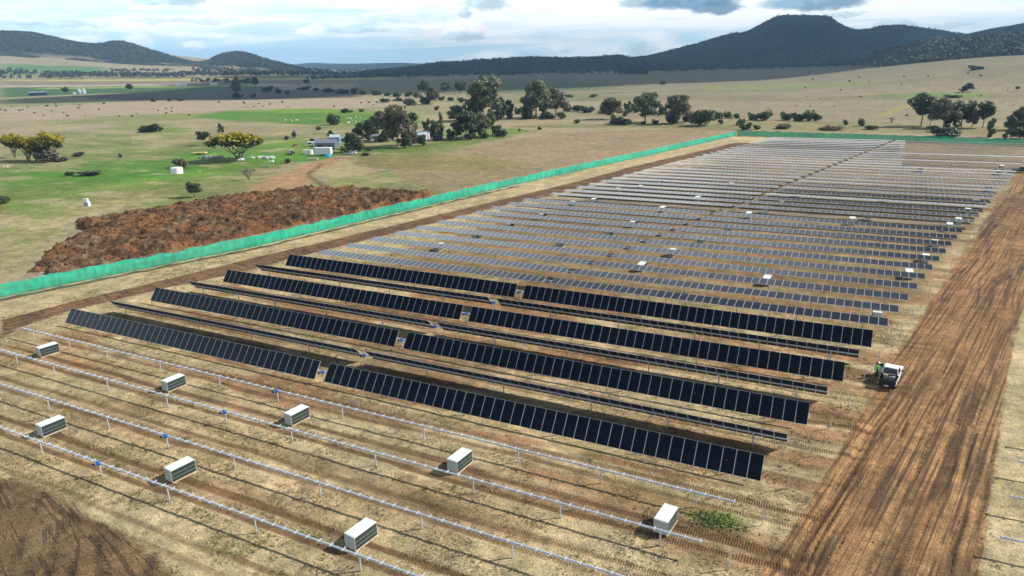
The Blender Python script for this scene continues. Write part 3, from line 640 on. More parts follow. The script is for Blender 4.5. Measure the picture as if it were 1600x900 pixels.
G_CREEK = 'gum trees along the creek line'; G_HOUSE = 'trees around the farmhouse'; G_BUSH = 'round bushes along the creek'; G_ROW = 'trees in the right paddock'
T = [  # name, u, base v, height, width, kind, label
 ('gum_tree', 622, 229, 62, 58, 'browngum:1', 'tall brownish gum tree beside the farmhouse, tallest of the house trees', G_HOUSE),
 ('gum_tree', 592, 214, 38, 40, 'browngum:2', 'brownish round-topped gum tree left of the tallest farmhouse tree', G_HOUSE),
 ('leafy_tree', 579, 219, 30, 34, 'full:1', 'dark leafy tree behind the broad dark tree by the white trailer', G_HOUSE),
 ('leafy_tree', 606, 221, 42, 36, 'full:2', 'green tree filling the gap left of the tallest brownish gum', G_HOUSE),
 ('leafy_tree', 641, 218, 40, 34, 'full:3', 'dark tree behind the farmhouse, just right of the tallest gum', G_HOUSE),
 ('leafy_tree', 660, 227, 16, 22, 'full:4', 'low leafy tree in front of the white farmhouse wall', G_HOUSE),
 ('leafy_tree', 633, 231, 24, 30, 'full:1', 'dark low tree at the foot of the tallest brownish gum', G_HOUSE),
 ('shade_tree', 742, 215, 34, 36, 'full:3', 'dark full tree between the shade tree and the pale gum of the clump', G_HOUSE),
 ('leafy_tree', 714, 216, 26, 30, 'full:2', 'green tree just left of the broad shade tree', G_HOUSE),
 ('leafy_tree', 823, 184, 26, 24, 'full:4', 'green tree at the left foot of the middle giant gum', G_CREEK),
 ('leafy_tree', 742, 188, 34, 28, 'full:1', 'dark leafy tree against the left side of the huge pale gum', G_CREEK),
 ('leafy_tree', 850, 185, 24, 26, 'full:2', 'green tree under the middle giant gum', G_CREEK),
 ('leafy_tree', 1483, 200, 30, 30, 'full:3', 'dark full tree behind the big bush of the paddock row', G_ROW),
 ('dark_tree', 566, 216, 24, 34, 'full:1', 'low dark tree at the back of the farmhouse clump, leftmost in it', G_HOUSE),
 ('dark_tree', 551, 237, 29, 50, 'full:3', 'broad dark tree right of the white shed with the blue tarp', G_HOUSE),
 ('gum_tree', 640, 226, 28, 28, 'browngum:3', 'low grey-brown gum in front of the white house wall', G_HOUSE),
 ('leafy_tree', 667, 214, 27, 20, 'full:2', 'small green tree behind the white farmhouse, left of the pointed tree', G_HOUSE),
 ('leafy_tree', 679, 217, 28, 22, 'full:4', 'bushy green tree between white farmhouse and dark blue trailer', G_HOUSE),
 ('pointed_tree', 690, 218, 40, 13, 'column:1', 'narrow pointed tree above the dark blue trailer', G_HOUSE),
 ('gum_tree', 714, 190, 25, 28, 'gum:1', 'yellow-green gum crown rising behind the clump right of the farmhouse', G_HOUSE),
 ('shade_tree', 728, 217, 42, 50, 'flat:1', 'broad dark shade tree with clear trunk, right of the dark blue trailer', G_HOUSE),
 ('gum_tree', 752, 214, 38, 38, 'gum:2', 'pale green gum with bare trunk at the clump end, second from the right', G_HOUSE),
 ('leafy_tree', 770, 212, 34, 36, 'full:2', 'rounded green tree at the right end of the farmhouse clump', G_HOUSE),
 ('leafy_tree', 702, 219, 17, 15, 'full:4', 'small leafy tree beside the dark blue trailer', G_HOUSE),
 ('gum_tree', 757, 188, 66, 64, 'gum:3', 'huge pale gum tree behind the farmhouse clump, left of the two giants', G_CREEK),
 ('leafy_tree', 783, 188, 34, 26, 'full:1', 'dark leafy tree against the right side of the huge pale gum', G_CREEK),
 ('leafy_tree', 798, 186, 28, 24, 'full:3', 'dark round tree standing between the two giant gums', G_CREEK),
 ('gum_tree', 838, 184, 54, 56, 'gum:4', 'giant spreading gum tree in the middle of the creek line', G_CREEK),
 ('gum_tree', 868, 182, 42, 46, 'browngum:2', 'grey-brown gum leaning against the right of the middle giant gum', G_CREEK),
 ('dark_tree', 664, 150, 24, 24, 'flat:2', 'dark round tree in the shaded far paddock behind the house', G_CREEK),
 ('gum_tree', 697, 145, 18, 22, 'gum:1', 'thin pale gum standing in the shaded far paddock', G_CREEK),
 ('dark_tree', 719, 147, 19, 24, 'flat:3', 'dark vase-shaped tree in the shaded far paddock, left of the giant gum', G_CREEK),
 ('dark_tree', 754, 140, 20, 22, 'full:3', 'dark crown showing behind the top of the huge pale gum', G_CREEK),
 ('shade_tree', 675, 163, 26, 24, 'browngum:3', 'pinkish-brown rounded tree among bushes behind the house', G_CREEK),
 ('gum_tree', 955, 186, 32, 44, 'browngum:1', 'grey-topped gum with a dark bush at its foot, leftmost of the creek trio', G_CREEK),
 ('gum_tree', 1008, 191, 45, 54, 'gum:2', 'open-crowned gum with pale bare trunk, middle of the creek trio', G_CREEK),
 ('gum_tree', 1058, 193, 43, 52, 'browngum:3', 'rusty-topped gum full to the ground, right of the creek trio', G_CREEK),
 ('leafy_tree', 980, 181, 22, 18, 'full:2', 'small green tree between the first two gums of the creek trio', G_CREEK),
 ('leafy_tree', 1035, 181, 15, 22, 'full:4', 'low green tree between the last two gums of the creek trio', G_CREEK),
 ('shade_tree', 1439, 197, 50, 46, 'flat:1', 'dark tall tree in the right paddock, leftmost of its row', G_ROW),
 ('shade_tree', 1453, 197, 40, 24, 'flat:2', 'slender dark tree second from the left in the right paddock row', G_ROW),
 ('gum_tree', 1473, 200, 44, 48, 'browngum:2', 'brownish gum over a big bush in the right paddock row', G_ROW),
 ('shade_tree', 1502, 199, 41, 44, 'flat:3', 'broad dark tree near the right end of the paddock row', G_ROW),
 ('gum_tree', 1518, 200, 28, 20, 'browngum:1', 'thin grey tree low between the last two dark paddock trees', G_ROW),
 ('shade_tree', 1535, 200, 43, 30, 'flat:4', 'dark tree with clear trunk, rightmost of the paddock row', G_ROW),
 ('leafy_tree', 1546, 214, 28, 20, 'full:2', 'upright leafy tree just behind the green fence on the right', G_ROW),
 ('leafy_tree', 1578, 217, 34, 34, 'full:1', 'dark dense tree against the far green fence at the right edge', G_ROW),
 ('leafy_tree', 1604, 217, 26, 40, 'full:3', 'low dark tree cut by the right edge behind the green fence', G_ROW),
 ('gum_tree', 1592, 203, 35, 40, 'browngum:2', 'sparse brown tree at the right edge above the dark fence trees', G_ROW),
 ('dark_tree', 203, 144, 13, 13, 'flat:2', 'lone round tree on the far green paddock, right of the silos', None),
 ('dark_tree', 103, 147, 11, 12, 'flat:3', 'lone round tree beside the silos', None),
 ('dark_tree', 371, 152, 30, 17, 'browngum:2', 'tall ragged tree at the edge of the ploughed far field', None),
 ('dark_tree', 371, 154, 9, 22, 'full:1', 'low dark tree at the foot of the tall ragged one', None),
 ('dark_tree', 400, 137, 16, 14, 'flat:1', 'dark tree on the far plain right of the tall ragged tree', None),
 ('dark_tree', 387, 133, 11, 12, 'flat:4', 'small dark tree on the far plain, just right of the tall ragged tree', None),
 ('wattle_tree', 24, 246, 40, 28, 'wattle:1', 'yellow wattle at the left edge, thin lone trunk, leftmost of the group', 'flowering wattles'),
 ('wattle_tree', 45, 251, 46, 40, 'wattle:2', 'broad yellow wattle in the middle of the left group', 'flowering wattles'),
 ('wattle_tree', 57, 252, 34, 26, 'wattle:1', 'low yellow wattle at the front of the left group', 'flowering wattles'),
 ('wattle_tree', 82, 251, 52, 40, 'wattle:3', 'tall yellow-topped wattle at the right end of the left group', 'flowering wattles'),
 ('wattle_tree', 373, 250, 50, 82, 'wattle:2', 'large golden wattle with many bare stems by the junk row', 'flowering wattles'),
 ('dark_tree', 318, 227, 22, 25, 'flat:2', 'small dark tree left of the large golden wattle', None),
 ('dark_tree', 346, 207, 14, 13, 'full:3', 'small dark tree behind the large golden wattle', None),
 ('dark_tree', 304, 308, 24, 27, 'flat:3', 'small open tree on the grass just behind the soil heap', None),
 ('bare_tree', 389, 281, 19, 24, 'bare:1', 'nearly leafless grey tree left of the dirt drive', None),
 ('dark_tree', 517, 216, 12, 13, 'full:1', 'small round dark tree behind the grey shed', None),
 ('dark_tree', 1514, 144, 14, 15, 'flat:1', 'taller of two small trees on the far right slope', None),
 ('dark_tree', 1505, 144, 9, 16, 'full:1', 'lower of two small trees on the far right slope', None),
 ('dark_tree', 1589, 142, 7, 8, 'flat:2', 'tiny lone tree on the slope at the right edge', None),
 ('gum_tree', 1393, 192, 10, 13, 'bare:2', 'small thin grey tree left of the right paddock row', None),
 ('gum_tree', 480, 134, 10, 12, 'flat:2', 'small dark tree in the shaded plain left of centre', None),
]
for nm, u, vb, hh, ww, kd, lb, gp_ in T: plant(nm, u, vb, hh, ww, kd, lb, 'tree', gp_)
BSH = [
 (522, 195, 18, 26, 'bush:1', 'dark rounded shrub in the bright green paddock beside the sheep'), (541, 176, 8, 20, 'bush:2', 'low wide shrub on the top edge of the bright green paddock'),
 (565, 175, 6, 10, 'bush:3', 'small dark shrub at the top right edge of the green paddock'), (451, 255, 10, 10, 'bushgrey:1', 'grey ball-shaped shrub left of the dirt drive'),
 (238, 206, 15, 32, 'bush:2', 'dark spreading shrub clump alone in the left pasture'), (220, 206, 6, 10, 'bush:1', 'small shrub left of the spreading clump in the left pasture'),
 (285, 262, 17, 27, 'bushbrown:1', 'dark brown shrub behind the white water tank'), (74, 253, 22, 36, 'bushgrey:2', 'grey-green shrub at the foot of the left wattles'),
 (98, 252, 9, 24, 'bushgrey:1', 'low grey shrub right of the left wattles'), (122, 244, 8, 22, 'bushgrey:3', 'low dead grey shrub on the left green flat'),
 (188, 246, 7, 8, 'bushgrey:2', 'tiny grey shrub between left wattles and junk row'), (148, 273, 9, 40, 'bushgrey:3', 'long grey thicket lying across the left green flat'),
 (112, 274, 8, 18, 'bushlight:1', 'low green shrub left of the long grey thicket'), (8, 318, 14, 18, 'bushlight:2', 'green shrub at the left edge above the bare earth'),
 (640, 165, 13, 22, 'bushlight:2', 'round green bush left of the pinkish tree behind the house'), (663, 163, 15, 20, 'bush:1', 'dark bush at the foot of the pinkish tree'),
 (690, 157, 8, 12, 'bushlight:3', 'left of two round bushes right of the pinkish tree'), (706, 158, 8, 13, 'bushlight:1', 'right of two round bushes right of the pinkish tree'),
 (722, 160, 10, 14, 'bush:3', 'dark bush left of the huge pale gum'), (733, 162, 9, 14, 'bush:1', 'dark bush touching the left side of the huge pale gum'), (682, 172, 8, 8, 'bush:2', 'small bush on the track below the pinkish tree'),
 (607, 150, 7, 16, 'bushlight:2', 'grey-green bush, leftmost of the low row behind the house'), (622, 151, 9, 18, 'bushlight:3', 'second bush of the low row behind the house'), (637, 151, 9, 16, 'bushlight:1', 'third bush of the low row behind the house'), (651, 153, 10, 14, 'bushlight:2', 'last bush of the low row, beside the dark round tree'),
 (905, 174, 12, 22, 'bushlight:1', 'round bush right of the giant gums'), (888, 174, 9, 16, 'bushlight:2', 'low bush touching the right giant gum'), (925, 174, 9, 14, 'bushlight:3', 'pale low bush left of the creek trio'),
 (963, 195, 16, 24, 'bush:1', 'dark bush at the foot of the grey-topped gum'), (979, 195, 13, 18, 'bush:2', 'dark bush right of the grey-topped gum foot'), (1005, 194, 6, 9, 'bush:3', 'small bush at the bare trunk of the middle creek gum'), (1023, 194, 8, 12, 'bush:1', 'small round bush between the last two creek gums'),
 (1050, 194, 20, 24, 'bush:3', 'dark bush at the foot of the rusty-topped gum'), (1098, 196, 30, 48, 'bushlight:1', 'biggest round bush of the creek line, right of the trio'),
 (1120, 186, 15, 18, 'bush:2', 'bush right behind the biggest round bush'), (1136, 185, 12, 16, 'bushlight:2', 'middle bush of three right of the biggest round bush'), (1150, 185, 10, 12, 'bushlight:3', 'last bush of three right of the biggest round bush'), (1126, 194, 9, 11, 'bushlight:1', 'small bush below the three bushes right of the biggest'),
 (604, 160, 8, 20, 'bushlight:1', 'low bush on the shaded edge left of the round green bush'), (622, 158, 7, 16, 'bush:2', 'small dark bush touching the round green bush behind the house'),
 (748, 172, 12, 20, 'bush:3', 'dark bush filling the foot of the huge pale gum, left side'), (770, 186, 16, 26, 'bush:1', 'dark bush at the trunk of the huge pale gum'), (812, 178, 12, 22, 'bushlight:2', 'bush between the two giants, in front of the dark round tree'),
 (826, 186, 14, 22, 'bush:2', 'dark bush at the left foot of the middle giant gum'), (856, 186, 12, 24, 'bushlight:3', 'green bush at the right foot of the middle giant gum'), (878, 186, 13, 18, 'bushlight:1', 'green bush below the leaning grey-brown gum'),
 (915, 176, 10, 20, 'bush:1', 'dark bush joining the round bush right of the giants'), (940, 178, 9, 18, 'bushlight:1', 'green bush just left of the grey-topped creek gum'), (1075, 190, 14, 20, 'bush:2', 'dark bush between the rusty gum and the biggest bush'),
 (786, 214, 14, 16, 'bushlight:2', 'round green bush ending the farmhouse clump on the right'), (735, 218, 12, 18, 'bush:3', 'dark bush under the broad shade tree'), (757, 216, 12, 18, 'bushlight:3', 'green bush under the pale gum of the clump'),
 (1158, 196, 12, 16, 'bushlight:2', 'pale bush standing above the fence corner'), (1166, 203, 12, 20, 'bush:1', 'dark bush directly above the green fence corner'), (1182, 202, 9, 14, 'bushlight:3', 'low bush right of the green fence corner'),
 (1176, 188, 14, 16, 'bush:2', 'left of two dark bushes beyond the fence corner'), (1192, 188, 18, 26, 'bush:3', 'right of two dark bushes beyond the fence corner'),
 (1227, 188, 14, 20, 'bush:1', 'round dark bush alone between bush groups beyond the fence'), (1247, 189, 15, 20, 'bush:2', 'left bush of the trio beyond the far fence'), (1262, 189, 19, 24, 'bushlight:2', 'pale middle bush of the trio beyond the far fence'), (1276, 189, 15, 16, 'bush:3', 'right bush of the trio beyond the far fence'),
 (1322, 196, 11, 9, 'bushlight:1', 'narrow upright bush left of the paddock row'), (1345, 197, 15, 14, 'bushlight:3', 'upright bush nearer the paddock row'),
 (1478, 214, 20, 52, 'bush:2', 'huge dark bush behind the far green fence under the row'), (1365, 202, 8, 26, 'bushbrown:1', 'low brownish thicket behind the far fence'), (1300, 203, 7, 40, 'bushbrown:2', 'long low yellowish thicket behind the far fence'), (1225, 201, 9, 30, 'bushbrown:3', 'low yellowish thicket right of the fence corner'),
 (955, 193, 5, 9, 'bush:1', 'tiny bush left of the trio dark bush'), (900, 193, 8, 12, 'bushlight:1', 'pale small bush on the paddock edge left of the trio'), (843, 203, 7, 7, 'bush:2', 'small dark bush on the tan paddock edge'), (812, 205, 5, 5, 'bush:3', 'tiny dark bush right of the farmhouse clump'),
 (241, 159, 7, 10, 'bush:1', 'small bush at the edge of the ploughed far field'), (265, 158, 5, 7, 'bush:2', 'tiny bush right of the small bush at the ploughed field'), (284, 158, 8, 16, 'bush:3', 'wide low bush at the edge of the ploughed far field'),
 (397, 152, 6, 9, 'bush:1', 'small dark bush right of the tall ragged tree'), (418, 143, 10, 18, 'bush:2', 'dark wide bush on the shaded plain'), (436, 146, 10, 11, 'bush:3', 'round dark bush on the shaded plain'), (450, 148, 7, 9, 'bush:1', 'small bush below the round dark one on the shaded plain'),
 (475, 140, 6, 24, 'bush:2', 'long dark bush on the shaded plain'), (494, 142, 6, 9, 'bush:3', 'small round bush in the shaded dark row'), (512, 144, 7, 20, 'bush:1', 'dark bush in the middle of the shaded row'), (535, 146, 8, 22, 'bush:2', 'wide dark bush in the shaded row'), (553, 147, 12, 12, 'bush:3', 'tallest bush of the shaded row'), (566, 148, 8, 12, 'bush:1', 'last bush of the shaded row'), (588, 149, 10, 16, 'bush:2', 'dark bush left of the low pale row behind the house'),
 (1035, 132, 7, 12, 'bush:1', 'lone dark bush on the far shaded slope'), (925, 152, 6, 16, 'bushbrown:1', 'low bush behind the giant gums on the sunny strip'), (890, 152, 5, 20, 'bushlight:1', 'flat bush behind the giant gums on the sunny strip'),
 (1488, 152, 5, 32, 'bushlight:3', 'long low thicket on the green strip of the right slope'), (1525, 109, 8, 22, 'bush:2', 'shrub patch high on the right slope'),
 (488, 222, 7, 9, 'bushbrown:2', 'brown shrub left of the grey shed'), (460, 215, 12, 8, 'bushlight:2', 'upright green shrub left of the grey shed'), (448, 219, 8, 8, 'bushgrey:2', 'grey shrub at the far left of the shed yard'), (570, 243, 6, 16, 'bushgrey:1', 'low grey shrub along the paddock edge right of the shed'), (577, 236, 8, 12, 'bush:3', 'small dark shrub right of the broad dark tree'),
 (660, 219, 9, 18, 'bushlight:2', 'pale green shrub in front of the white farmhouse'), (648, 224, 8, 16, 'bushgrey:1', 'grey shrub under the low gum at the farmhouse'), (498, 203, 6, 10, 'bushgrey:2', 'small grey shrub above the grey shed'),
]
for u, vb, hh, ww, kd, lb in BSH: plant('shrub', u, vb, hh, ww, kd, lb, 'shrub', None)
rs = np.random.RandomState(12)
tiny = 0
while tiny < 80:
    if tiny < 52: u, v = rs.uniform(0, 640), rs.uniform(160, 183)
    else: u, v = rs.uniform(1210, 1600), rs.uniform(112, 185)
    if 300 < u < 620 and v > 168: continue
    s = rs.uniform(1.4, 3.0) if tiny < 52 else rs.uniform(1.2, 3.0)
    plant('shrub', u, v, s, s*1.5, 'bush:%d' % (1+tiny % 3), 'tiny dark shrub dotting the tan pasture' if tiny < 52 else 'tiny dark shrub dotting the right grassy slope', 'shrub', 'scattered shrubs on the left pasture' if tiny < 52 else 'scattered shrubs on the right slope')
    tiny += 1

def woodland(name, patches, seed, mat, leafm=None):
    """many far trees that read as one mass; a patch is (u0, v0, u1, v1, half-height in v, count, tree height in m)"""
    rnd = np.random.RandomState(seed); VV = []; TT = []
    for (u0, v0, u1, v1, dv, n, th) in patches:
        for i in range(n):
            f = rnd.rand(); P = gp(u0+(u1-u0)*f, v0+(v1-v0)*f+rnd.uniform(-dv, dv)); h = th*rnd.uniform(.6, 1.25); w = h*rnd.uniform(.45, .7)
            k = 16; d = rnd.normal(size=(k, 3)); d /= np.linalg.norm(d, axis=1)[:, None]; d[:, 2] = np.abs(d[:, 2])*1.0-.25
            cen = np.array(P)+np.array([0, 0, h*.45])+d*np.array([w*.6, w*.6, h*.5])
            nr = d+rnd.normal(size=(k, 3))*.5; nr /= np.linalg.norm(nr, axis=1)[:, None]
            a, _ = leaves_np(rnd, cen, nr, h*.30, 1.2); VV.append(a); TT.append(np.repeat(rnd.uniform(.6, 1.4, (1, 1))*rnd.uniform(.75, 1.25, (k, 1))*np.ones((1, 3)), 4, 0))
    V = np.concatenate(VV); o = link(name, np_mesh(name, V, np.arange(len(V)).reshape(-1, 4), mat, {'tint': np.concatenate(TT)})); o['kind'] = 'stuff'; return o
FARLEAF = pm('far_leaf', (.044, .056, .030), .7, var=.2, scale=.02, attr='tint', trans=.1)
woodland('far_woodland', [(0, 116, 60, 116, 1.2, 40, 13), (60, 121, 130, 123, 1.5, 30, 12), (0, 123.5, 90, 124, .6, 16, 12), (70, 118.5, 290, 120.5, 2.0, 330, 13), (170, 112, 270, 112, 1.2, 50, 12), (280, 118, 640, 116, 2.4, 560, 14), (300, 111, 480, 113, 3, 200, 13), (450, 112.5, 660, 109, 3, 330, 15),
    (0, 110, 40, 112, 1, 8, 10), (300, 128, 390, 131, 1.6, 60, 11), (480, 125, 600, 121, 1.2, 60, 13), (560, 122, 700, 120, 1.2, 90, 15), (640, 119, 820, 118, 1.2, 110, 13), (780, 117, 1000, 114, 2, 130, 11), (640, 112, 960, 108, 3.5, 420, 14), (965, 115, 1010, 116, 2.5, 60, 14), (1010, 112, 1360, 103, 1.6, 420, 15), (880, 106, 1340, 100, 2.5, 380, 15), (1090, 100, 1400, 99, 1.0, 160, 15)], 21, FARLEAF)
# forest on the near rise, right
def rise_wood(hill_o, name, count, hh, kk, seed):
    me = hill_o.data; n = len(me.vertices); co = np.empty(n*3); me.vertices.foreach_get('co', co); co = co.reshape(-1, 3)
    rnd = np.random.RandomState(seed); g = gz(co[:, 0], co[:, 1]); at = np.empty(n*4); me.color_attributes['col'].data.foreach_get('color', at); at = at.reshape(-1, 4)[:, 3]
    ok = np.nonzero((co[:, 2]-g > (-3 if kk > 20 else 6)) & (at < .35) & (np.hypot(co[:, 0], co[:, 1]) < np.hypot(co[:, 0], co[:, 1]).min()*.5+np.hypot(co[:, 0], co[:, 1]).max()*.5+100))[0]; pick = rnd.choice(ok, count); VV = []; TT = []
    for i in pick:
        h = rnd.uniform(*hh); w = h*rnd.uniform(.5, .75); k = kk
        d = rnd.normal(size=(k, 3)); d /= np.linalg.norm(d, axis=1)[:, None]; d[:, 2] = np.abs(d[:, 2])-.2
        cen = co[i]+rnd.normal(size=3)*np.array([6, 6, 0])+np.array([0, 0, h*(.5 if kk > 20 else .12)])+d*np.array([w*.55, w*.55, h*.42]); nr = d+rnd.normal(size=(k, 3))*.5; nr /= np.linalg.norm(nr, axis=1)[:, None]
        a, _ = leaves_np(rnd, cen, nr, h*(.22 if kk > 20 else .34), 1.2); VV.append(a); TT.append(np.repeat(rnd.uniform(.6, 1.5, (1, 1))*rnd.uniform(.75, 1.25, (k, 1))*np.array([[1.05, 1, .85]]), 4, 0))
    V = np.concatenate(VV); o = link(name, np_mesh(name, V, np.arange(len(V)).reshape(-1, 4), FARLEAF, {'tint': np.concatenate(TT)})); o['kind'] = 'stuff'
rise_wood(rise, 'slope_woodland', 2300, (8, 15), 22, 33)
for ho, cnt in ((hills_left, 8000), (ridge_mid, 3500), (mesa, 9000)): rise_wood(ho, 'hill_woodland', cnt, (7, 12), 8, 35)

# ------------------------------------------------------------------ solar rows
def glass_mat(name, col, rough, spec):
    m = bpy.data.materials.new(name); m.use_nodes = True; t = m.node_tree; b = NB(t); P = t.nodes['Principled BSDF']
    co = b.n('ShaderNodeTexCoord').outputs['Object']; oi = b.n('ShaderNodeObjectInfo')
    x, y, z = b.sep(co)
    gx_ = b.ss(b.m('ABSOLUTE', b.m('SUBTRACT', b.m('FRACT', b.m('MULTIPLY', x, 5.46)), .5)), .46, .49)
    gy_ = b.ss(b.m('ABSOLUTE', b.m('SUBTRACT', b.m('FRACT', b.m('MULTIPLY', y, 10.6)), .5)), .45, .49)
    g = b.m('MAXIMUM', gx_, gy_)
    c = b.mix(b.m('MULTIPLY', g, .3), col, tuple(3*q for q in col))
    c = b.mix(b.m('MULTIPLY', oi.outputs['Random'], .5), c, tuple(1.9*q for q in col))
    dust = b.ss(b.noise(co, .8, 4), .35, .8); c = b.mix(b.m('ADD', b.m('MULTIPLY', dust, .02), .006), c, (.30, .32, .36))
    t.links.new(c, P.inputs['Base Color']); P.inputs['Roughness'].default_value = rough; P.inputs['IOR'].default_value = 1.43; P.inputs['Specular IOR Level'].default_value = spec
    return m
GLASS = glass_mat('solar_glass', (.0030, .0036, .0085), .17, .5)
FRAME = pm('aluminium_frame', (.70, .72, .74), .42, .35, .05, 2.0)
BACK = pm('module_back', (.008, .009, .014), .5, 0, .1, 2.0, spec=.2)
GALV = pm('galvanised_steel', (.52, .57, .63), .42, .30, .14, 5.0); GALVL = pm('bright_steel', (.58, .62, .66), .45, .25, .08, 5.0)
BLUE = pm('blue_paint', (.03, .16, .50), .4, 0, .1, 4.0, dirt=.2)
BLACKP = pm('black_plastic', (.012, .012, .014), .45, 0, .1, 4.0)
MW, ML = 1.134, 2.278
def module_geo(mb, ox=0.0, cells=True):
    w, l, zt = MW/2, ML/2, .135
    mb.box((ox, 0, zt-.017), (MW-.046, ML-.046, .026), 2)
    e = .022
    mb.add([(ox-w+e, -l+e, zt), (ox+w-e, -l+e, zt), (ox+w-e, l-e, zt), (ox-w+e, l-e, zt)], [(0, 1, 2, 3)], 0)
    for sx in (-1, 1): mb.box((ox+sx*(w-e/2), 0, zt-.016), (e, ML, .038), 1)
    for s2 in (-1, 1): mb.box((ox, s2*(l-e/2), zt-.016), (MW-2*e-.004, e, .038), 1)
    if cells: mb.box((ox, 0, zt+.0015), (MW-2*e-.01, .012, .002), 3)
    for sx in (-1, 1): mb.box((ox+sx*.20, 0, zt-.048), (.05, .5, .026), 2)
CELLMID = pm('cell_gap', (.022, .025, .036), .4, 0, .1)
m_ = MB(); module_geo(m_); MOD = m_.mesh('module', [GLASS, FRAME, BACK, CELLMID])
LX = [-.70-1.15*(i+.5) for i in range(41)]; RX = [.70+1.15*(i+.5) for i in range(42)]
TUBE_H = 1.40
POSTS = [-45.2, -37.2, -29.4, -19.2, -9.0, 9.1, 19.3, 29.7, 37.8, 46.0]
TUBE_M = MB()
for a, c_ in ((-47.95, -.25), (.25, 49.1)):
    TUBE_M.prism([(.095*math.cos(q*math.pi/4+.39), TUBE_H+.095*math.sin(q*math.pi/4+.39)) for q in range(8)], c_-a)
    n = 16; 
    for i in range(len(TUBE_M.v)-n*2, len(TUBE_M.v)): 
        x, y, z = TUBE_M.v[i]; TUBE_M.v[i] = (x+(a+c_)/2, y, z)
TUBE = TUBE_M.mesh('torque_tube', GALV)
m_ = MB(); m_.box((0, 0, .62), (.10, .008, 1.36)); m_.box((-.05, .03, .62), (.008, .075, 1.36)); m_.box((.05, .03, .62), (.008, .075, 1.36)); m_.box((0, 0, TUBE_H-.12), (.16, .19, .05)); m_.box((0, .105, TUBE_H-.02), (.12, .02, .22)); m_.box((0, -.105, TUBE_H-.02), (.12, .02, .22)); POST = m_.mesh('post', GALV)
m_ = MB(); m_.tube((-.16, 0, TUBE_H), (.16, 0, TUBE_H), .17, n=12); m_.box((0, -.04, TUBE_H-.14), (.24, .30, .20)); m_.tube((0, -.12, TUBE_H-.02), (0, -.36, TUBE_H-.06), .07, n=8); MOTOR = m_.mesh('drive_motor', BLUE, bevel=.012)
m_ = MB(); m_.tube((-.05, -.30, TUBE_H-.07), (-.42, -.34, TUBE_H-.07), .075, n=10); m_.box((-.26, -.34, TUBE_H-.16), (.16, .10, .10)); MOTCAN = m_.mesh('motor_can', BLACKP)
m_ = MB(); m_.tube((-.25, 0, TUBE_H), (.25, 0, TUBE_H), .055, n=8); m_.tube((-.55, 0, TUBE_H), (-.38, 0, TUBE_H), .10, n=10); m_.tube((.38, 0, TUBE_H), (.55, 0, TUBE_H), .10, n=10); COUPL = m_.mesh('coupling', GALV)
m_ = MB(); m_.box((0, 0, TUBE_H+.10), (.05, .46, .02)); m_.box((-.03, 0, TUBE_H+.08), (.016, .46, .04)); m_.box((.03, 0, TUBE_H+.08), (.016, .46, .04)); m_.box((0, .16, TUBE_H+.12), (.08, .05, .03)); m_.box((0, -.16, TUBE_H+.12), (.08, .05, .03)); BRK = m_.mesh('module_bracket', GALVL)
def bank(xs, name):
    mb = MB()
    for x in xs: module_geo(mb, x, False)
    return mb.mesh(name, [GLASS, FRAME, BACK, CELLMID])
BANKL = bank(LX, 'panel_bank'); BANKR = bank(RX, 'panel_bank')
m_ = MB()
for x in POSTS: m_.box((x, 0, .66), (.11, .08, 1.32))
FARPOSTS = m_.mesh('post_line', GALV)
ORD = 'first second third fourth fifth sixth seventh eighth ninth tenth eleventh twelfth thirteenth fourteenth fifteenth sixteenth seventeenth eighteenth nineteenth twentieth twenty-first twenty-second twenty-third twenty-fourth twenty-fifth twenty-sixth twenty-seventh twenty-eighth twenty-ninth'.split()
rr = random.Random(3)
def row(name, xm, y, tilt, label, group, modules=True, far=False, nr=42, bare=False):
    t = tag(empty(name, (xm, y, 0)), label, 'solar row', group)
    link('torque_tube', TUBE, t)
    if far: link('post_line', FARPOSTS, t)
    else:
        for x in POSTS: link('post', POST, t, (x, 0, 0))
    link('post', POST, t, (0, 0, 0))
    mo = link('drive_motor', MOTOR, t)
    if not far: link('motor_can', MOTCAN, mo); link('coupling', COUPL, mo)
    if bare:
        for x in LX+RX: link('module_bracket', BRK, t, (x+.575, 0, 0))
    elif far:
        link('panel_bank', BANKL, t, (0, 0, TUBE_H), (tilt, 0, 0))
        if nr: link('panel_bank', BANKR if nr == 42 else bank(RX[:nr], 'panel_bank'), t, (0, 0, TUBE_H), (tilt, 0, 0))
        if nr < 42: pass
    elif modules:
        for x in LX+RX[:nr]: link('module', MOD, t, (x, 0, TUBE_H), (tilt+rr.gauss(0, .003), 0, 0))
    return t
BL = ['bottom-most in view', 'second from the bottom', 'third from the bottom, before the back crate line', 'just in front of the black panels']
for i, k in enumerate(range(-4, 0)):
    row('tracker_row', row_mid(k), ROW_Y[k], 0, 'empty galvanised tracker row without panels, '+BL[i], 'empty tracker rows', bare=True)
for k in range(7):
    facing = k % 2 == 0
    row('solar_row', row_mid(k), ROW_Y[k], R(52 if facing else -47), ('%s black panel row showing its dark face, counted from the front' if facing else '%s black panel row tipped away showing its underside, counted from the front') % ORD[k//2], 'tilted black panel rows')
for k in range(8, 19):
    row('solar_row', row_mid(k), ROW_Y[k], R(7.5+rr.gauss(0, .7)), '%s flat blue-grey panel row behind the tilted black rows' % ORD[k-8], 'flat panel rows of the middle block')
FY = [172.0+6.12*j for j in range(27)]
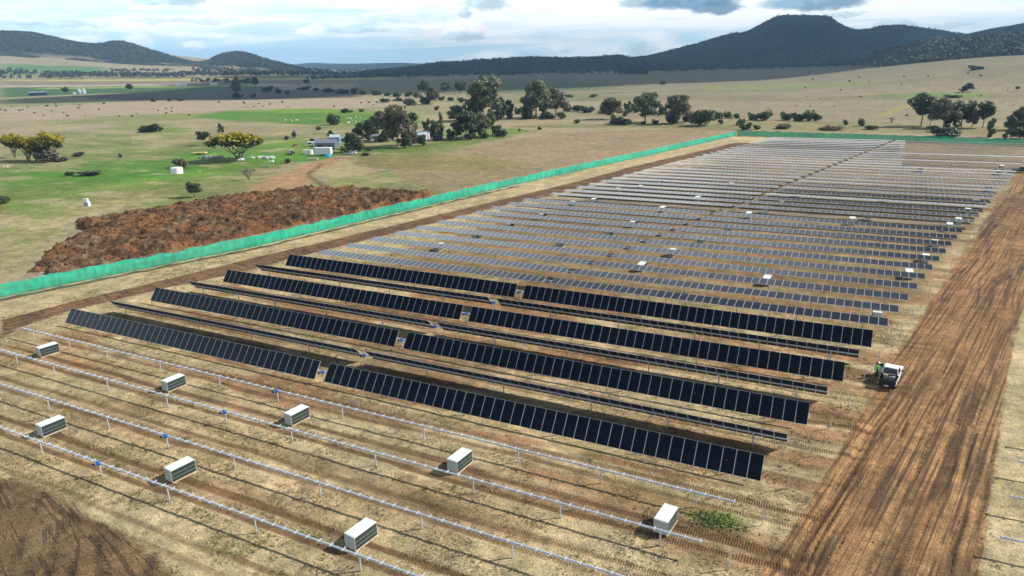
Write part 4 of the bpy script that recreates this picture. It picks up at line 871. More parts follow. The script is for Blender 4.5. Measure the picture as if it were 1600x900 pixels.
for j, y in enumerate(FY):
    xm = -55.1+.2255*(y-51.9)+.5
    lim = at_z(1412, 240, 1.5); ldir = ray(1412, 240)
    nr = 42
    if j >= 14:
        xl = ldir[0]/ldir[1]*y; nr = int(max(0, min(42, (xl-xm-.7)/1.15)))
        if j in (16, 19): nr = 42
    row('solar_row', xm, y, R(3.2+rr.gauss(0, 1.3)) if j < 10 else R(.8+rr.gauss(0, 1.6)), '%s panel row of the far block behind the gap with crates' % ORD[j], 'flat panel rows of the far block', modules=j < 5, far=j >= 5, nr=nr)
row('tracker_row', row_mid(19)-.2, 166.8, 0, 'empty tracker row in the gap between the middle and far panel blocks', 'empty tracker rows', far=False, modules=False)
# the next array, across the earth track
ARR_X = lambda y: 11.9+.226*(y-54.4)
m_ = MB(); m_.prism([(.095*math.cos(q*math.pi/4+.39), TUBE_H+.095*math.sin(q*math.pi/4+.39)) for q in range(8)], 16); TUBES = m_.mesh('torque_tube', GALV)
for i, y in enumerate((54.4, 60.6, 66.9, 73.2)):
    t = tag(empty('tracker_row', (ARR_X(y)+8, y, 0)), 'empty tracker row end across the earth track, %s from the bottom' % ORD[i], 'solar row', 'empty tracker rows across the track')
    link('torque_tube', TUBES, t)
    for x in (-4.5, 4.5): link('post', POST, t, (x, 0, 0))
    for q in range(14): link('module_bracket', BRK, t, (-7.9+1.15*q, 0, 0))
# bare piles along the row ends
m_ = MB(); m_.box((0, 0, .78), (.085, .010, 1.62)); m_.box((-.04, .03, .78), (.008, .06, 1.62)); m_.box((.04, .03, .78), (.008, .06, 1.62)); PILE = m_.mesh('steel_pile', GALV)
piles = [(-5.5, 44.2), (-4.1, 50.4), (-2.8, 56.5), (-1.6, 62.7), (-.2, 69.1), (1.2, 74.9), (2.5, 82.2), (3.9, 88.4), (5.3, 94.4), (6.5, 99.2), (8, 105.9), (9.3, 111.3), (10.6, 117.9)]
y = 124.2
while y < 240: piles.append((10.6+.226*(y-117.9), y)); y += 6.2
def nth(n): return ORD[n] if n < len(ORD) else '%dth' % (n+1)
for i, (x, y) in enumerate(piles):
    tag(link('steel_pile', PILE, None, (x, y, 0), (0, 0, rr.uniform(-.05, .05)), (1, 1, rr.uniform(.94, 1.05))), 'bare steel pile beside the earth track, %s counted from the bottom' % nth(i), 'pile', 'bare steel piles along the row ends')

# ------------------------------------------------------------------ module crates
CARD = pm('white_cardboard', (.44, .47, .46), .7, 0, .06, 2.5, dirt=.06); EDGE = pm('stacked_module_edges', (.030, .046, .044), .45, .1, .25, 6.0)
WRAP = pm('strap', (.30, .34, .33), .5, 0, .1); WOOD = pm('pallet_wood', (.56, .45, .31), .8, 0, .2, 3.0)
LIDM = pm('crate_lid', (.66, .72, .71), .6, 0, .05, 2.0)
m_ = MB(); 
for x in (-.5, 0, .5): m_.box((x, 0, .05), (.10, 2.34, .09))
for q in range(7): m_.box((0, -1.1+q*.367, .115), (1.14, .14, .03))
for sx in (-1, 1): m_.box((sx*.57, 0, .05), (.03, 2.34, .08))
PAL = m_.mesh('pallet', WOOD)
m_ = MB(); m_.box((0, 0, .685), (1.12, 2.28, 1.10)); CBODY = m_.mesh('module_stack', EDGE)
m_ = MB(); m_.box((0, 0, 1.262), (1.15, 2.345, .046)); m_.box((0, 1.05, 1.297), (1.15, .09, .012)); m_.box((0, -1.05, 1.297), (1.15, .09, .012)); LID = m_.mesh('lid', LIDM, bevel=.008)
m_ = MB(); m_.box((0, 0, .68), (1.14, .035, 1.11)); m_.box((0, -.022, .45), (1.15, .012, .03)); m_.box((0, -.022, .85), (1.15, .012, .03)); ENDB = m_.mesh('end_board', CARD)
m_ = MB()
for z in (.46, .83): m_.box((.566, 0, z), (.012, 2.26, .022)); m_.box((-.566, 0, z), (.012, 2.26, .022))
STRAP = m_.mesh('strap', WRAP)
def crate(x, y, rz, label, group, z=0.0, far=False, s=1.0):
    t = tag(empty('panel_crate', (x, y, z), rz), label, 'crate', group); t.scale = (1, 1, s)
    link('module_stack', CBODY, t); link('lid', LID, t); link('pallet', PAL, t)
    link('end_board', ENDB, t, (0, -1.165, 0)); link('end_board', ENDB, t, (0, 1.165, 0), (0, 0, math.pi)); 
    if not far: link('strap', STRAP, t)
    return t
G1 = 'panel crates on the bare rows'
for (u, v), lb in zip([(73, 541), (270, 592), (463, 642), (718, 712), (1041, 803), (78, 659), (280, 726), (563, 826)],
    ['white-topped crate of the back line by the left edge, beside the highest bare row', 'crate of the back line, second from the left', 'crate of the back line standing third, midway along it', 'crate of the back line standing fourth, below the gap of the black rows', 'crate at the end of the back line, by the green weeds', 'crate of the front line by the left edge', 'crate of the front line, middle one of three', 'nearest and largest crate, at the bottom of the front line']):
    P = at_z(u, v-2, 1.29); crate(P[0]-.0, P[1], R(rr.uniform(-9, -3)), lb, G1)
for i, ((u, v)) in enumerate([(893, 316), (1035, 324), (1170, 333), (1332, 341), (1484, 350)]):
    P = at_z(u, v, 1.3); crate(P[0], P[1], R(rr.uniform(-6, 2)), 'tall white-topped crate standing in the gap between panel blocks, %s along it' % ORD[i], 'crates in the gap between panel blocks', s=1.15)
for i, (u, v) in enumerate([(686, 381), (745, 364), (797, 348), (848, 333), (1003, 411), (876, 376), (953, 360), (990, 345), (1199, 432), (1050, 390), (1096, 371), (1137, 354), (1371, 484), (1421, 422), (1447, 398), (1462, 376)]):
    P = at_z(u, v, 1.3); nm = ('first', 'second', 'third', 'fourth')
    colm = 0 if i < 4 else 1 if i < 8 else 2 if i < 12 else 3
    crate(P[0], P[1], R(rr.uniform(-6, 3)), 'white crate between middle rows, %s crate line from left, %s in the line' % (ORD[colm], nm[i-colm*4]), 'crates between the middle panel rows', far=False)
for i, (u, v) in enumerate([(928, 310), (965, 294), (1032, 283), (1090, 307), (1197, 325), (1223, 313), (1357, 334), (1386, 306), (1498, 341), (1513, 326), (1526, 313), (1438, 262), (1561, 266), (1566, 258), (1000, 290), (1142, 286), (1248, 299), (1545, 292)]):
    P = at_z(u, v, 1.3); crate(P[0], P[1], R(rr.uniform(-6, 3)), 'small white crate among the far panel rows, %s in order from the left' % ORD[sorted([928, 965, 1032, 1090, 1197, 1223, 1357, 1386, 1498, 1513, 1526, 1438, 1561, 1566, 1000, 1142, 1248, 1545]).index(u)], 'crates among the far panel rows', far=True)

# ------------------------------------------------------------------ green shade-cloth fence
def cloth_mat(name, col):
    m = bpy.data.materials.new(name); m.use_nodes = True; t = m.node_tree; b = NB(t); P = t.nodes['Principled BSDF']
    co = b.n('ShaderNodeTexCoord').outputs['Object']; x, y, z = b.sep(co)
    n = b.noise(b.xyz(b.m('MULTIPLY', x, 1.0), y, b.m('MULTIPLY', z, .5)), 1.3, 4)
    c = b.mix(b.ss(n, .3, .7), tuple(.74*q for q in col), tuple(1.15*q for q in col))
    c = b.mix(1.0, c, b.mix(b.ss(b.noise(b.xyz(x, y, 0.0), .07, 3), .4, .6), (.80, .84, .86), (1.10, 1.06, 1.04)), 'MULTIPLY')
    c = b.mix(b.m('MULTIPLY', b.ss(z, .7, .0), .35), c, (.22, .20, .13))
    t.links.new(c, P.inputs['Base Color']); P.inputs['Roughness'].default_value = .7; P.inputs['Specular IOR Level'].default_value = .2
    tr = b.n('ShaderNodeBsdfTranslucent'); t.links.new(c, tr.inputs[0]); mx = b.n('ShaderNodeMixShader'); mx.inputs[0].default_value = .25
    tp = b.n('ShaderNodeBsdfTransparent'); m2 = b.n('ShaderNodeMixShader'); m2.inputs[0].default_value = .18
    t.links.new(P.outputs[0], mx.inputs[1]); t.links.new(tr.outputs[0], mx.inputs[2]); t.links.new(mx.outputs[0], m2.inputs[1]); t.links.new(tp.outputs[0], m2.inputs[2])
    t.links.new(m2.outputs[0], t.nodes['Material Output'].inputs[0]); return m
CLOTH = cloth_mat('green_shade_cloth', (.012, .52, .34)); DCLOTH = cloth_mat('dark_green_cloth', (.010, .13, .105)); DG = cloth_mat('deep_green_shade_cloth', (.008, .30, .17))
def polyline(pts, step):
    out = []; 
    for a, c_ in zip(pts[:-1], pts[1:]):
        n = max(1, int((Vector(c_)-Vector(a)).length/step))
        out += [Vector(a).lerp(Vector(c_), i/n) for i in range(n)]
    return out+[Vector(pts[-1])]
def cloth_strip(name, pts, h, mat, parent, seed, lean=0.0, sag=.32, z0=.03, wave=.10):
    P = polyline(pts, .75); n = len(P); rnd = np.random.RandomState(seed); V = []; rows_ = 7
    px_ = np.array([p[0] for p in P]); py_ = np.array([p[1] for p in P]); s = np.arange(n)*.75
    tx = np.gradient(px_); ty = np.gradient(py_); L = np.hypot(tx, ty); nx_, ny_ = ty/L, -tx/L
    for j in range(rows_):
        f = j/(rows_-1); bel = wave*np.sin(math.pi*f)*(vnoise(s/3.1, s*0+j*.2, seed)*2-.6)*1.6+.07*(vnoise(s/1.1, s*0+j*.9, seed+8)-.5)
        zz = z0+h*f - (f**3)*sag*np.abs(np.sin(s/6*math.pi))*(.4+vnoise(s/6, s*0, seed+3)) + .05*vnoise(s/2, s*0, seed+5)
        V.append(np.stack([px_+nx_*(bel+lean*f), py_+ny_*(bel+lean*f), zz], -1))
    V = np.stack(V); ii = np.arange(rows_*n).reshape(rows_, n)
    fq = np.stack([ii[:-1, :-1], ii[:-1, 1:], ii[1:, 1:], ii[1:, :-1]], -1).reshape(-1, 4)
    return link(name, np_mesh(name, V.reshape(-1, 3), fq, mat, smooth=True), parent)
F_PTS = [(-142, 16), (-126, 60), (-111.8, 102.1), (-95.1, 187.7), (-77.6, 261), (-57.6, 349)]
def fence(name, pts, h, mat, label, seed, pstep):
    t = tag(empty(name, (pts[0][0], pts[0][1], 0)), label, 'fence')
    off = Vector((-pts[0][0], -pts[0][1], 0)); P3 = [Vector((x, y, 0))+off for x, y in pts]
    cloth_strip('shade_cloth', P3, h, mat, t, seed)
    mb = MB(); mb.tube((0, 0, 0), (0, 0, h+.16), .035, n=6); pm_ = mb.mesh('fence_post', GALV)
    Q = polyline(P3, pstep)
    for i, p in enumerate(Q):
        d = (Q[min(i+1, len(Q)-1)]-Q[max(i-1, 0)]).normalized(); link('post', pm_, t, p+Vector((-d.y, d.x, 0))*.10)
    mb = MB()
    for a, c_ in zip(P3[:-1], P3[1:]): mb.tube(Vector(a)+Vector((0, 0, h)), Vector(c_)+Vector((0, 0, h)), .012, n=4)
    link('top_wire', mb.mesh('top_wire', GALV), t)
    return t
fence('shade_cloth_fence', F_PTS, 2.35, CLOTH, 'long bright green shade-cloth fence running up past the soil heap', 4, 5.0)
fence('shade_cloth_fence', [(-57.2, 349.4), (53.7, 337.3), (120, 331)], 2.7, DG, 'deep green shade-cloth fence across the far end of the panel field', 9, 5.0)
off_pts = [Vector((x+2.3, y-.3, 0)) for x, y in F_PTS]
sb = cloth_strip('silt_fence', off_pts[:4], .55, DCLOTH, None, 15, lean=.25, sag=.3, wave=.2)
tag(sb, 'low dark green silt fence lying along the foot of the bright green fence', 'silt fence')
# ------------------------------------------------------------------ soil heap
def heap(name, pts, h, seed, label, res=.27):
    P = [tuple(gp(*q)[:2]) for q in pts]; xs = [q[0] for q in P]; ys = [q[1] for q in P]
    gx2 = np.arange(min(xs)-2, max(xs)+2, res); gy2 = np.arange(min(ys)-2, max(ys)+2, res); x, y = np.meshgrid(gx2, gy2); sh = x.shape; x = x.ravel(); y = y.ravel()
    # distance to the outline
    dist = np.full(len(x), 1e9)
    for i in range(len(P)):
        a = np.array(P[i]); c_ = np.array(P[(i+1) % len(P)]); ab = c_-a; tt = np.clip(((x-a[0])*ab[0]+(y-a[1])*ab[1])/(ab@ab), 0, 1)
        dist = np.minimum(dist, np.hypot(x-a[0]-tt*ab[0], y-a[1]-tt*ab[1]))
    sd = np.where(pip(x, y, P), dist, -dist)+(fbm(x/3, y/3, seed, 3)-.5)*4.0+1.0
    lumps = np.abs(fbm(x/3.4, y/3.4, seed+1, 4)-.5)*2; lumps2 = fbm(x/1.3, y/1.3, seed+2, 3); mounds = vnoise(x/4.6, y/4.6, seed+7)**1.5
    e = sstep(sd, 0, 3.5)
    z = -.35 + e*(h*.45 + 1.5*h*.62*mounds + .55*(1-lumps*2.2) + 1.15*(lumps2-.5)+.34*np.random.RandomState(seed).rand(len(x)))
    col = np.array([.135, .075, .042])*(0.4+1.15*fbm(x/2.2, y/2.2, seed+4, 4))[:, None]
    k = sstep(fbm(x/4, y/4, seed+5, 4), .48, .64)[:, None]; col = col+(np.array([.26, .125, .055])-col)*k*.7
    k = sstep(fbm(x/2.5, y/2.5, seed+6, 3), .58, .70)[:, None]; col = col+(np.array([.24, .185, .11])-col)*k*.55
    keep = z.reshape(sh) > -.30; ii = np.arange(len(x)).reshape(sh)
    fq = np.stack([ii[:-1, :-1], ii[:-1, 1:], ii[1:, 1:], ii[1:, :-1]], -1).reshape(-1, 4); kq = keep.ravel()[fq].any(1); fq = fq[kq]
    used = np.unique(fq); re = np.full(len(x), -1); re[used] = np.arange(len(used))
    m = pm('heaped_soil', (.9, .9, .9), .95, 0, .35, 2.2, bump=.9, attr='tint', spec=.1)
    V = np.stack([x, y, z], -1)[used]; Fq = re[fq]; cc = col[used]; rnd = np.random.RandomState(seed+2)      # loose clods lying on it
    pk = np.nonzero(e[used] > .15)[0]; pk = rnd.choice(pk, 6500); n = len(pk); s = .10+.34*rnd.rand(n)**2.2
    base = np.array([[-1, -1, -.6], [1, -1, -.6], [1, 1, -.6], [-1, 1, -.6], [-.6, -.6, .7], [.6, -.6, .7], [.6, .6, .7], [-.6, .6, .7]])
    CV = V[pk][:, None, :]+(base[None]*rnd.uniform(.55, 1.25, (n, 8, 3)))*s[:, None, None]*.62+np.array([0, 0, .06])
    a = rnd.uniform(0, 6.28, n); dx_ = CV[:, :, 0]-V[pk][:, 0:1]; dy_ = CV[:, :, 1]-V[pk][:, 1:2]
    CV[:, :, 0] = V[pk][:, 0:1]+dx_*np.cos(a)[:, None]-dy_*np.sin(a)[:, None]; CV[:, :, 1] = V[pk][:, 1:2]+dx_*np.sin(a)[:, None]+dy_*np.cos(a)[:, None]
    cf = np.array([[4, 5, 6, 7], [0, 1, 5, 4], [1, 2, 6, 5], [2, 3, 7, 6], [3, 0, 4, 7]]); Fq = np.concatenate([Fq, ((np.arange(n)*8)[:, None, None]+cf[None]).reshape(-1, 4)+len(V)])
    cc = np.concatenate([cc, np.repeat(cc[pk]*rnd.uniform(.6, 1.35, (n, 1)), 8, 0)]); V = np.concatenate([V, CV.reshape(-1, 3)])
    o = link(name, np_mesh(name, V, Fq, m, {'tint': cc}, smooth=False)); return tag(o, label, 'soil heap')
heap('soil_heap', [(36, 427), (75, 395), (128, 366), (122, 346), (180, 338), (232, 330), (300, 316), (360, 309), (430, 303), (500, 296), (545, 295), (600, 299), (690, 304), (640, 319), (560, 336), (480, 352), (420, 364), (330, 382), (240, 401), (160, 417), (95, 430)], 1.25, 51, 'long rough heap of brown and red soil clods behind the green fence')

# ------------------------------------------------------------------ farmhouse yard
WALLW = pm('white_sheet_wall', (.66, .68, .70), .55, 0, .06, .8, dirt=.12); WALLB = pm('blue_grey_sheet', (.14, .18, .22), .5, .2, .12, 1.0); ROOFG = pm('grey_roof_sheet', (.20, .24, .28), .45, .3, .12, 1.2)
ROOFW = pm('pale_roof_sheet', (.60, .68, .74), .45, .2, .08, 1.0); BLUEW = pm('blue_wall', (.16, .27, .44), .6, 0, .1, 1.0); TARP = pm('blue_tarp', (.015, .38, .58), .5, 0, .25, 1.5, bump=.5)
NAVY = pm('navy_panel', (.012, .03, .075), .4, 0, .1, 1.0); DARKG = pm('dark_opening', (.015, .017, .02), .3, 0, .1); TIMB = pm('pale_timber', (.55, .48, .33), .8, 0, .18, 1.5); YELP = pm('cream_yellow_paint', (.72, .52, .20), .6, 0, .1, 1.0)
SCRAP = pm('weathered_metal', (.30, .33, .37), .55, .3, .35, 1.2, dirt=.35); WHITEP = pm('white_plastic', (.78, .78, .74), .5, 0, .05, .8, dirt=.08)
def px_frame(u, v): P = gp(u, v); return P, depth(P)/F_PX
def gable(name, u, v, rz, w, d, h, rise_, wall, roof, label, doors=(), cat='shed'):
    P, k = px_frame(u, v); t = tag(empty(name, P, rz), label, cat)
    mb = MB(); mb.box((0, 0, h/2-.1), (w, d, h+.2)); mb.add([(-w/2+.01, -d/2+.01, h), (-w/2+.01, d/2-.01, h), (-w/2+.01, 0, h+rise_-.03), (w/2-.01, -d/2+.01, h), (w/2-.01, d/2-.01, h), (w/2-.01, 0, h+rise_-.03)], [(0, 1, 2), (3, 5, 4)])
    link('wall', mb.mesh('wall', wall), t)
    mb = MB(); o = .35
    for s in (-1, 1):
        a, b2 = (s*(d/2+o), h-rise_*o/(d/2)), (0, h+rise_)
        mb.add([(-w/2-o, a[0], a[1]), (w/2+o, a[0], a[1]), (w/2+o, b2[0], b2[1]), (-w/2-o, b2[0], b2[1]), (-w/2-o, a[0], a[1]+.08), (w/2+o, a[0], a[1]+.08), (w/2+o, b2[0], b2[1]+.08), (-w/2-o, b2[0], b2[1]+.08)], [(0, 1, 2, 3), (4, 5, 6, 7), (0, 1, 5, 4), (0, 3, 7, 4), (1, 2, 6, 5)])
    link('roof', mb.mesh('roof', roof), t)
    for nm, x, z, dw, dh, s in doors:
        mb = MB(); mb.box((0, 0, 0), (dw, .06, dh)); link(nm, mb.mesh(nm, DARKG), t, (x, s*(d/2+.02), z))
    return t
gable('farm_shed', 512, 233, R(22), 9, 7, 3.2, 1.2, WALLB, ROOFG, 'blue-grey gabled shed behind the white trailer with the blue tarp', [('door', -2, 1.2, 2.4, 2.4, -1), ('window', 2.2, 1.7, 1.2, 1.0, -1)])
gable('farm_cottage', 525, 224, R(22), 4.6, 4, 3.2, 1.0, BLUEW, ROOFW, 'pale-roofed blue building half hidden by the broad dark tree', [('window', -1.4, 1.9, 1.0, 1.0, -1), ('window', 1.4, 1.9, 1.0, 1.0, -1), ('door', 0, 1.1, .9, 2.1, -1)], 'house')
gable('farmhouse', 652, 219, R(20), 11, 7, 3.0, 1.4, WALLW, ROOFW, 'white farmhouse with pale roof between the house trees', [('window', -4, 1.8, 1.5, 1.2, -1), ('window', -1, 1.8, 1.5, 1.2, -1), ('door', 1.5, 1.1, .95, 2.1, -1), ('window', 4.2, 1.8, 1.5, 1.2, -1)], 'house')
# carport
P, k = px_frame(598, 221); t = tag(empty('carport', P, R(18)), 'white flat-roofed carport with thin posts left of the tall brownish gum', 'carport')
mb = MB(); mb.box((0, 0, 3.0), (11, 5, .16)); mb.box((0, -2.5, 2.86), (11, .1, .3)); link('roof', mb.mesh('roof', WALLW), t)
for x in (-5.2, -1.8, 1.8, 5.2):
    for yy in (-2.3, 2.3): mb = MB(); mb.box((0, 0, 1.46), (.16, .16, 3.0)); link('post', mb.mesh('post', WALLW), t, (x, yy, 0))
mb = MB(); mb.box((-2.5, 2.2, 1.3), (5.6, .1, 2.6)); link('back_wall', mb.mesh('back_wall', WALLB), t)
# trailers and junk
def boxvan(name, u, v, rz, L_, w, h, m, label, cat, wheels=True, win=True, roof=None):
    P, k = px_frame(u, v); t = tag(empty(name, P, rz), label, cat); mb = MB(); mb.box((0, 0, .55+h/2), (L_, w, h)); link('body', mb.mesh('body', m, bevel=.08), t)
    if roof: mb = MB(); mb.box((0, 0, .55+h+.04), (L_+.1, w+.1, .07)); link('roof', mb.mesh('roof', roof), t)
    mb = MB(); mb.box((0, 0, .48), (L_+.2, .9, .13)); mb.box((L_/2+.6, 0, .48), (1.2, .12, .1)); link('chassis', mb.mesh('chassis', BLACKP), t)
    if wheels:
        for sx in (-.5, .5):
            for s in (-1, 1): mb = MB(); mb.tube((0, -.12, 0), (0, .12, 0), .36, n=12); link('wheel', mb.mesh('wheel', BLACKP), t, (sx, s*(w/2-.05), .36))
    if win: mb = MB(); mb.box((0, 0, 0), (1.3, .04, .7)); link('window', mb.mesh('window', DARKG), t, (-L_*.22, -w/2-.01, .55+h*.62))
    return t
boxvan('site_trailer', 506, 243, R(20), 7.0, 2.5, 2.7, WALLW, 'long white box trailer in front of the blue-grey shed', 'trailer', win=False, roof=WALLW)
boxvan('horse_float', 684, 220, R(12), 4.6, 2.2, 2.1, NAVY, 'dark navy box trailer parked below the pointed tree', 'trailer')
boxvan('old_caravan', 487, 229, R(40), 3.6, 2.1, 1.7, WALLW, 'small white caravan left of the blue-grey shed', 'caravan', win=True)
boxvan('flat_trailer', 312, 241.5, R(24), 6.2, 2.0, .5, YELP, 'cream-yellow flat trailer on the grass left of the golden wattle', 'trailer', win=False)
P, k = px_frame(512, 245); mb = MB(); rs = np.random.RandomState(2); g = []
n = 9
V = [(-1.6+3.2*i/(n-1), -1.0+2.0*j/(n-1), max(0.02, 1.25*math.cos((i/(n-1)-.5)*2.9)*math.cos((j/(n-1)-.5)*2.9)+rs.uniform(-.12, .12))) for j in range(n) for i in range(n)]
mb.add(V, [(j*n+i, j*n+i+1, (j+1)*n+i+1, (j+1)*n+i) for j in range(n-1) for i in range(n-1)]); tag(link('covered_heap', mb.mesh('covered_heap', TARP), None, P, (0, 0, R(20)), (1.1, 1, 1)), 'bright blue tarp draped over a heap beside the white trailer', 'tarp')
def tank(name, u, v, r, h, m, label, cone=.12):
    P, k = px_frame(u, v); t = tag(empty(name, P), label, 'tank'); mb = MB(); mb.tube((0, 0, -.05), (0, 0, h), r, n=28); link('wall', mb.mesh('wall', m), t)
    mb = MB(); mb.tube((0, 0, h), (0, 0, h+cone*r), r*1.01, r*.15, n=28); link('roof', mb.mesh('roof', m), t)
    mb = MB(); mb.tube((r*.5, 0, h+.02), (r*.5, 0, h+.16), .22, n=10); link('hatch', mb.mesh('hatch', BLACKP), t); return t
tank('water_tank', 277, 271, 2.0, 2.1, WHITEP, 'round white water tank on the green flat before the brown shrub')
tank('water_tank', 479, 241, 1.1, 1.9, WHITEP, 'first of two small white tanks left of the white trailer'); tank('water_tank', 485.5, 241, 1.1, 1.9, WHITEP, 'second of two small white tanks, touching the white trailer end')
SILO = pm('silo_steel', (.62, .68, .72), .35, .4, .08, .6)
for u, lb in ((124.5, 'left of two silver grain silos on the far green field'), (131.5, 'right of two silver grain silos on the far green field')):
    P, k = px_frame(u, 146.5); t = tag(empty('grain_silo', P), lb, 'silo', 'grain silos'); mb = MB(); mb.tube((0, 0, 0), (0, 0, 6.5), 3.2, n=20); link('wall', mb.mesh('wall', SILO), t); mb = MB(); mb.tube((0, 0, 6.5), (0, 0, 8.6), 3.3, .4, n=20); link('roof', mb.mesh('roof', SILO), t)
    mb = MB(); mb.box((0, -3.24, 1.1), (1.0, .08, 2.1)); link('hatch', mb.mesh('hatch', BLACKP), t)
tank('small_silo', 116, 147, 2.4, 2.2, SILO, 'low white dome tank left of the grain silos', .5)
gable('hay_shed', 60, 149, R(55), 26, 12, 4.5, 2.0, NAVY, ROOFG, 'long dark hay shed on the far green field', [('door', -6, 2, 5, 3.6, -1), ('door', 4, 2, 5, 3.6, -1)])
gable('far_homestead', 283, 134.5, R(40), 22, 10, 4, 2, WALLW, ROOFW, 'white homestead far off on the plain, at the trees', [('window', -5, 2, 2, 1.5, -1), ('window', 5, 2, 2, 1.5, -1)], 'house')
gable('far_homestead', 334, 133, R(40), 14, 9, 4, 2, WALLW, ROOFW, 'small white house far off on the plain, right of the other', [('door', 0, 1.2, 2, 2.2, -1)], 'house')
gable('hilltop_shed', 412, 102, R(40), 22, 12, 6, 2, WALLW, ROOFW, 'tiny white shed on the foot of the far wooded hills', [('door', 0, 2, 4, 3.6, -1)])
# white box on the pasture: upright meter cabinet
P, k = px_frame(136, 322); t = tag(empty('meter_cabinet', P, R(30)), 'white upright cabinet standing alone on the pasture', 'cabinet')
mb = MB(); mb.box((0, 0, .62), (1.5, 1.1, 1.25)); link('body', mb.mesh('body', WHITEP, bevel=.04), t); mb = MB(); mb.box((-.1, .1, 1.66), (1.2, .8, .8)); link('hood', mb.mesh('hood', WALLW, bevel=.05), t)
mb = MB(); mb.box((0, -.56, .62), (1.1, .03, .95)); link('door', mb.mesh('door', SCRAP), t)
# timber stacks, scrap
def stack(name, u, v, rz, L_, w, h, m, label, cat='timber'):
    P, k = px_frame(u, v); mb = MB(); rs = random.Random(int(u))
    for j in range(3):
        for i in range(3): mb.box((rs.uniform(-.15, .15), (i-1)*w/3, h*(j+.5)/3), (L_*rs.uniform(.92, 1), w/3*.9, h/3*.92))
    return tag(link(name, mb.mesh(name, m), None, P, (0, 0, rz)), label, cat)
stack('timber_stack', 489, 250, R(24), 4.0, 1.0, .8, TIMB, 'short pale timber stack left of the dirt drive'); stack('timber_stack', 538, 247.5, R(26), 7.5, .9, .6, TIMB, 'long pale timber stack right of the dirt drive')
def junk(name, u, v, n, spread, seed, label, m=SCRAP, s=1.0):
    P, k = px_frame(u, v); mb = MB(); rs = random.Random(seed)
    for i in range(n):
        c_ = (rs.uniform(-spread, spread), rs.uniform(-.9, .9), rs.uniform(.1, .75)*s)
        if rs.random() < .5: mb.box(c_, (rs.uniform(.4, 1.8)*s, rs.uniform(.3, 1.0)*s, rs.uniform(.2, .9)*s), 0, rs.uniform(0, 3))
        else: mb.tube(c_, (c_[0]+rs.uniform(-1, 1), c_[1]+rs.uniform(-.6, .6), c_[2]+rs.uniform(0, .7)*s), .12*s, n=6)
    return tag(link(name, mb.mesh(name, m), None, P, (0, 0, R(18))), label, 'junk')
junk('scrap_pile', 331, 247, 60, 5.0, 4, 'long heap of grey scrap metal left of the golden wattle'); junk('scrap_pile', 417, 248, 34, 3.2, 5, 'pale scrap heap right of the golden wattle', WALLW); junk('scrap_pile', 394, 248, 10, 1.2, 6, 'small white scrap piece against the golden wattle stems', WALLW)
junk('scrap_pile', 376, 251, 9, .9, 7, 'white junk in front of the golden wattle', WALLW); junk('scrap_pile', 425, 253, 6, .8, 8, 'little white junk at the end of the scrap row', WALLW, .7); junk('scrap_pile', 312, 268, 4, .4, 9, 'small pale junk right of the white water tank', WALLW, .5)
junk('scrap_pile', 12, 262, 18, 2.2, 10, 'rusty and white sheets at the left edge below the wattles', TIMB); junk('scrap_pile', 461, 228, 9, .8, 11, 'rusty old machine left of the white caravan', pm('rust', (.22, .09, .05), .8, 0, .3, 2), .9)
junk('scrap_pile', 545, 242, 16, 1.6, 12, 'grey-green farm junk at the foot of the broad dark tree', SCRAP, 1.2); junk('scrap_pile', 554, 240, 8, .7, 13, 'white fridge-like junk right of the broad dark tree', WALLW, 1.1)
stack('plank_ramp', 252, 273, R(20), 8, 1.0, .25, TIMB, 'pale planks lying left of the white water tank')
P, k = px_frame(209, 226); mb = MB(); mb.tube((0, 0, -.2), (0, 0, 5.4), .10, .07, 7); mb.box((0, 0, 5.1), (1.2, .08, .08)); tag(link('utility_pole', mb.mesh('utility_pole', TIMB), None, P, (0, 0, .5)), 'thin pale utility pole alone on the left pasture', 'pole')
CONC = pm('pale_bank', (.50, .50, .50), .8, 0, .25, .8)
# ------------------------------------------------------------------ sheep
def skin_mesh(name, verts, edges, radii, mats, matfn=None, levels=2):
    me = bpy.data.meshes.new(name+'_cage'); me.from_pydata(verts, edges, []); o = bpy.data.objects.new(name+'_cage', me); COL.objects.link(o)
    o.modifiers.new('s', 'SKIN'); sv = me.skin_vertices[0].data
    for i, r in enumerate(radii): sv[i].radius = (r, r) if not isinstance(r, tuple) else r
    sv[0].use_root = True
    su = o.modifiers.new('u', 'SUBSURF'); su.levels = levels; su.render_levels = levels
    dg = bpy.context.evaluated_depsgraph_get(); r = bpy.data.meshes.new_from_object(o.evaluated_get(dg)); r.name = name
    bpy.data.objects.remove(o); bpy.data.meshes.remove(me)
    r.materials.clear()
    for m in mats: r.materials.append(m)
    for p in r.polygons: p.use_smooth = True; p.material_index = matfn(p.center) if matfn else 0
    return r
WOOL = pm('wool', (.78, .74, .64), .9, 0, .1, 6.0); 
sv = [(0, 0, .72), (.32, 0, .74), (-.34, 0, .73), (.55, 0, .86), (.72, 0, .93), (.90, 0, .84), (.30, .15, .42), (.30, .16, .03), (.30, -.15, .42), (.30, -.16, .03), (-.34, .15, .46), (-.40, .16, .24), (-.36, .16, .03), (-.34, -.15, .46), (-.40, -.16, .24), (-.36, -.16, .03), (-.56, 0, .62)]
se = [(0, 1), (0, 2), (1, 3), (3, 4), (4, 5), (1, 6), (6, 7), (1, 8), (8, 9), (2, 10), (10, 11), (11, 12), (2, 13), (13, 14), (14, 15), (2, 16)]
SHEEP = skin_mesh('sheep', sv, se, [.30, .29, .28, .16, .12, .07, .09, .045, .09, .045, .11, .06, .045, .11, .06, .045, .05], [WOOL])
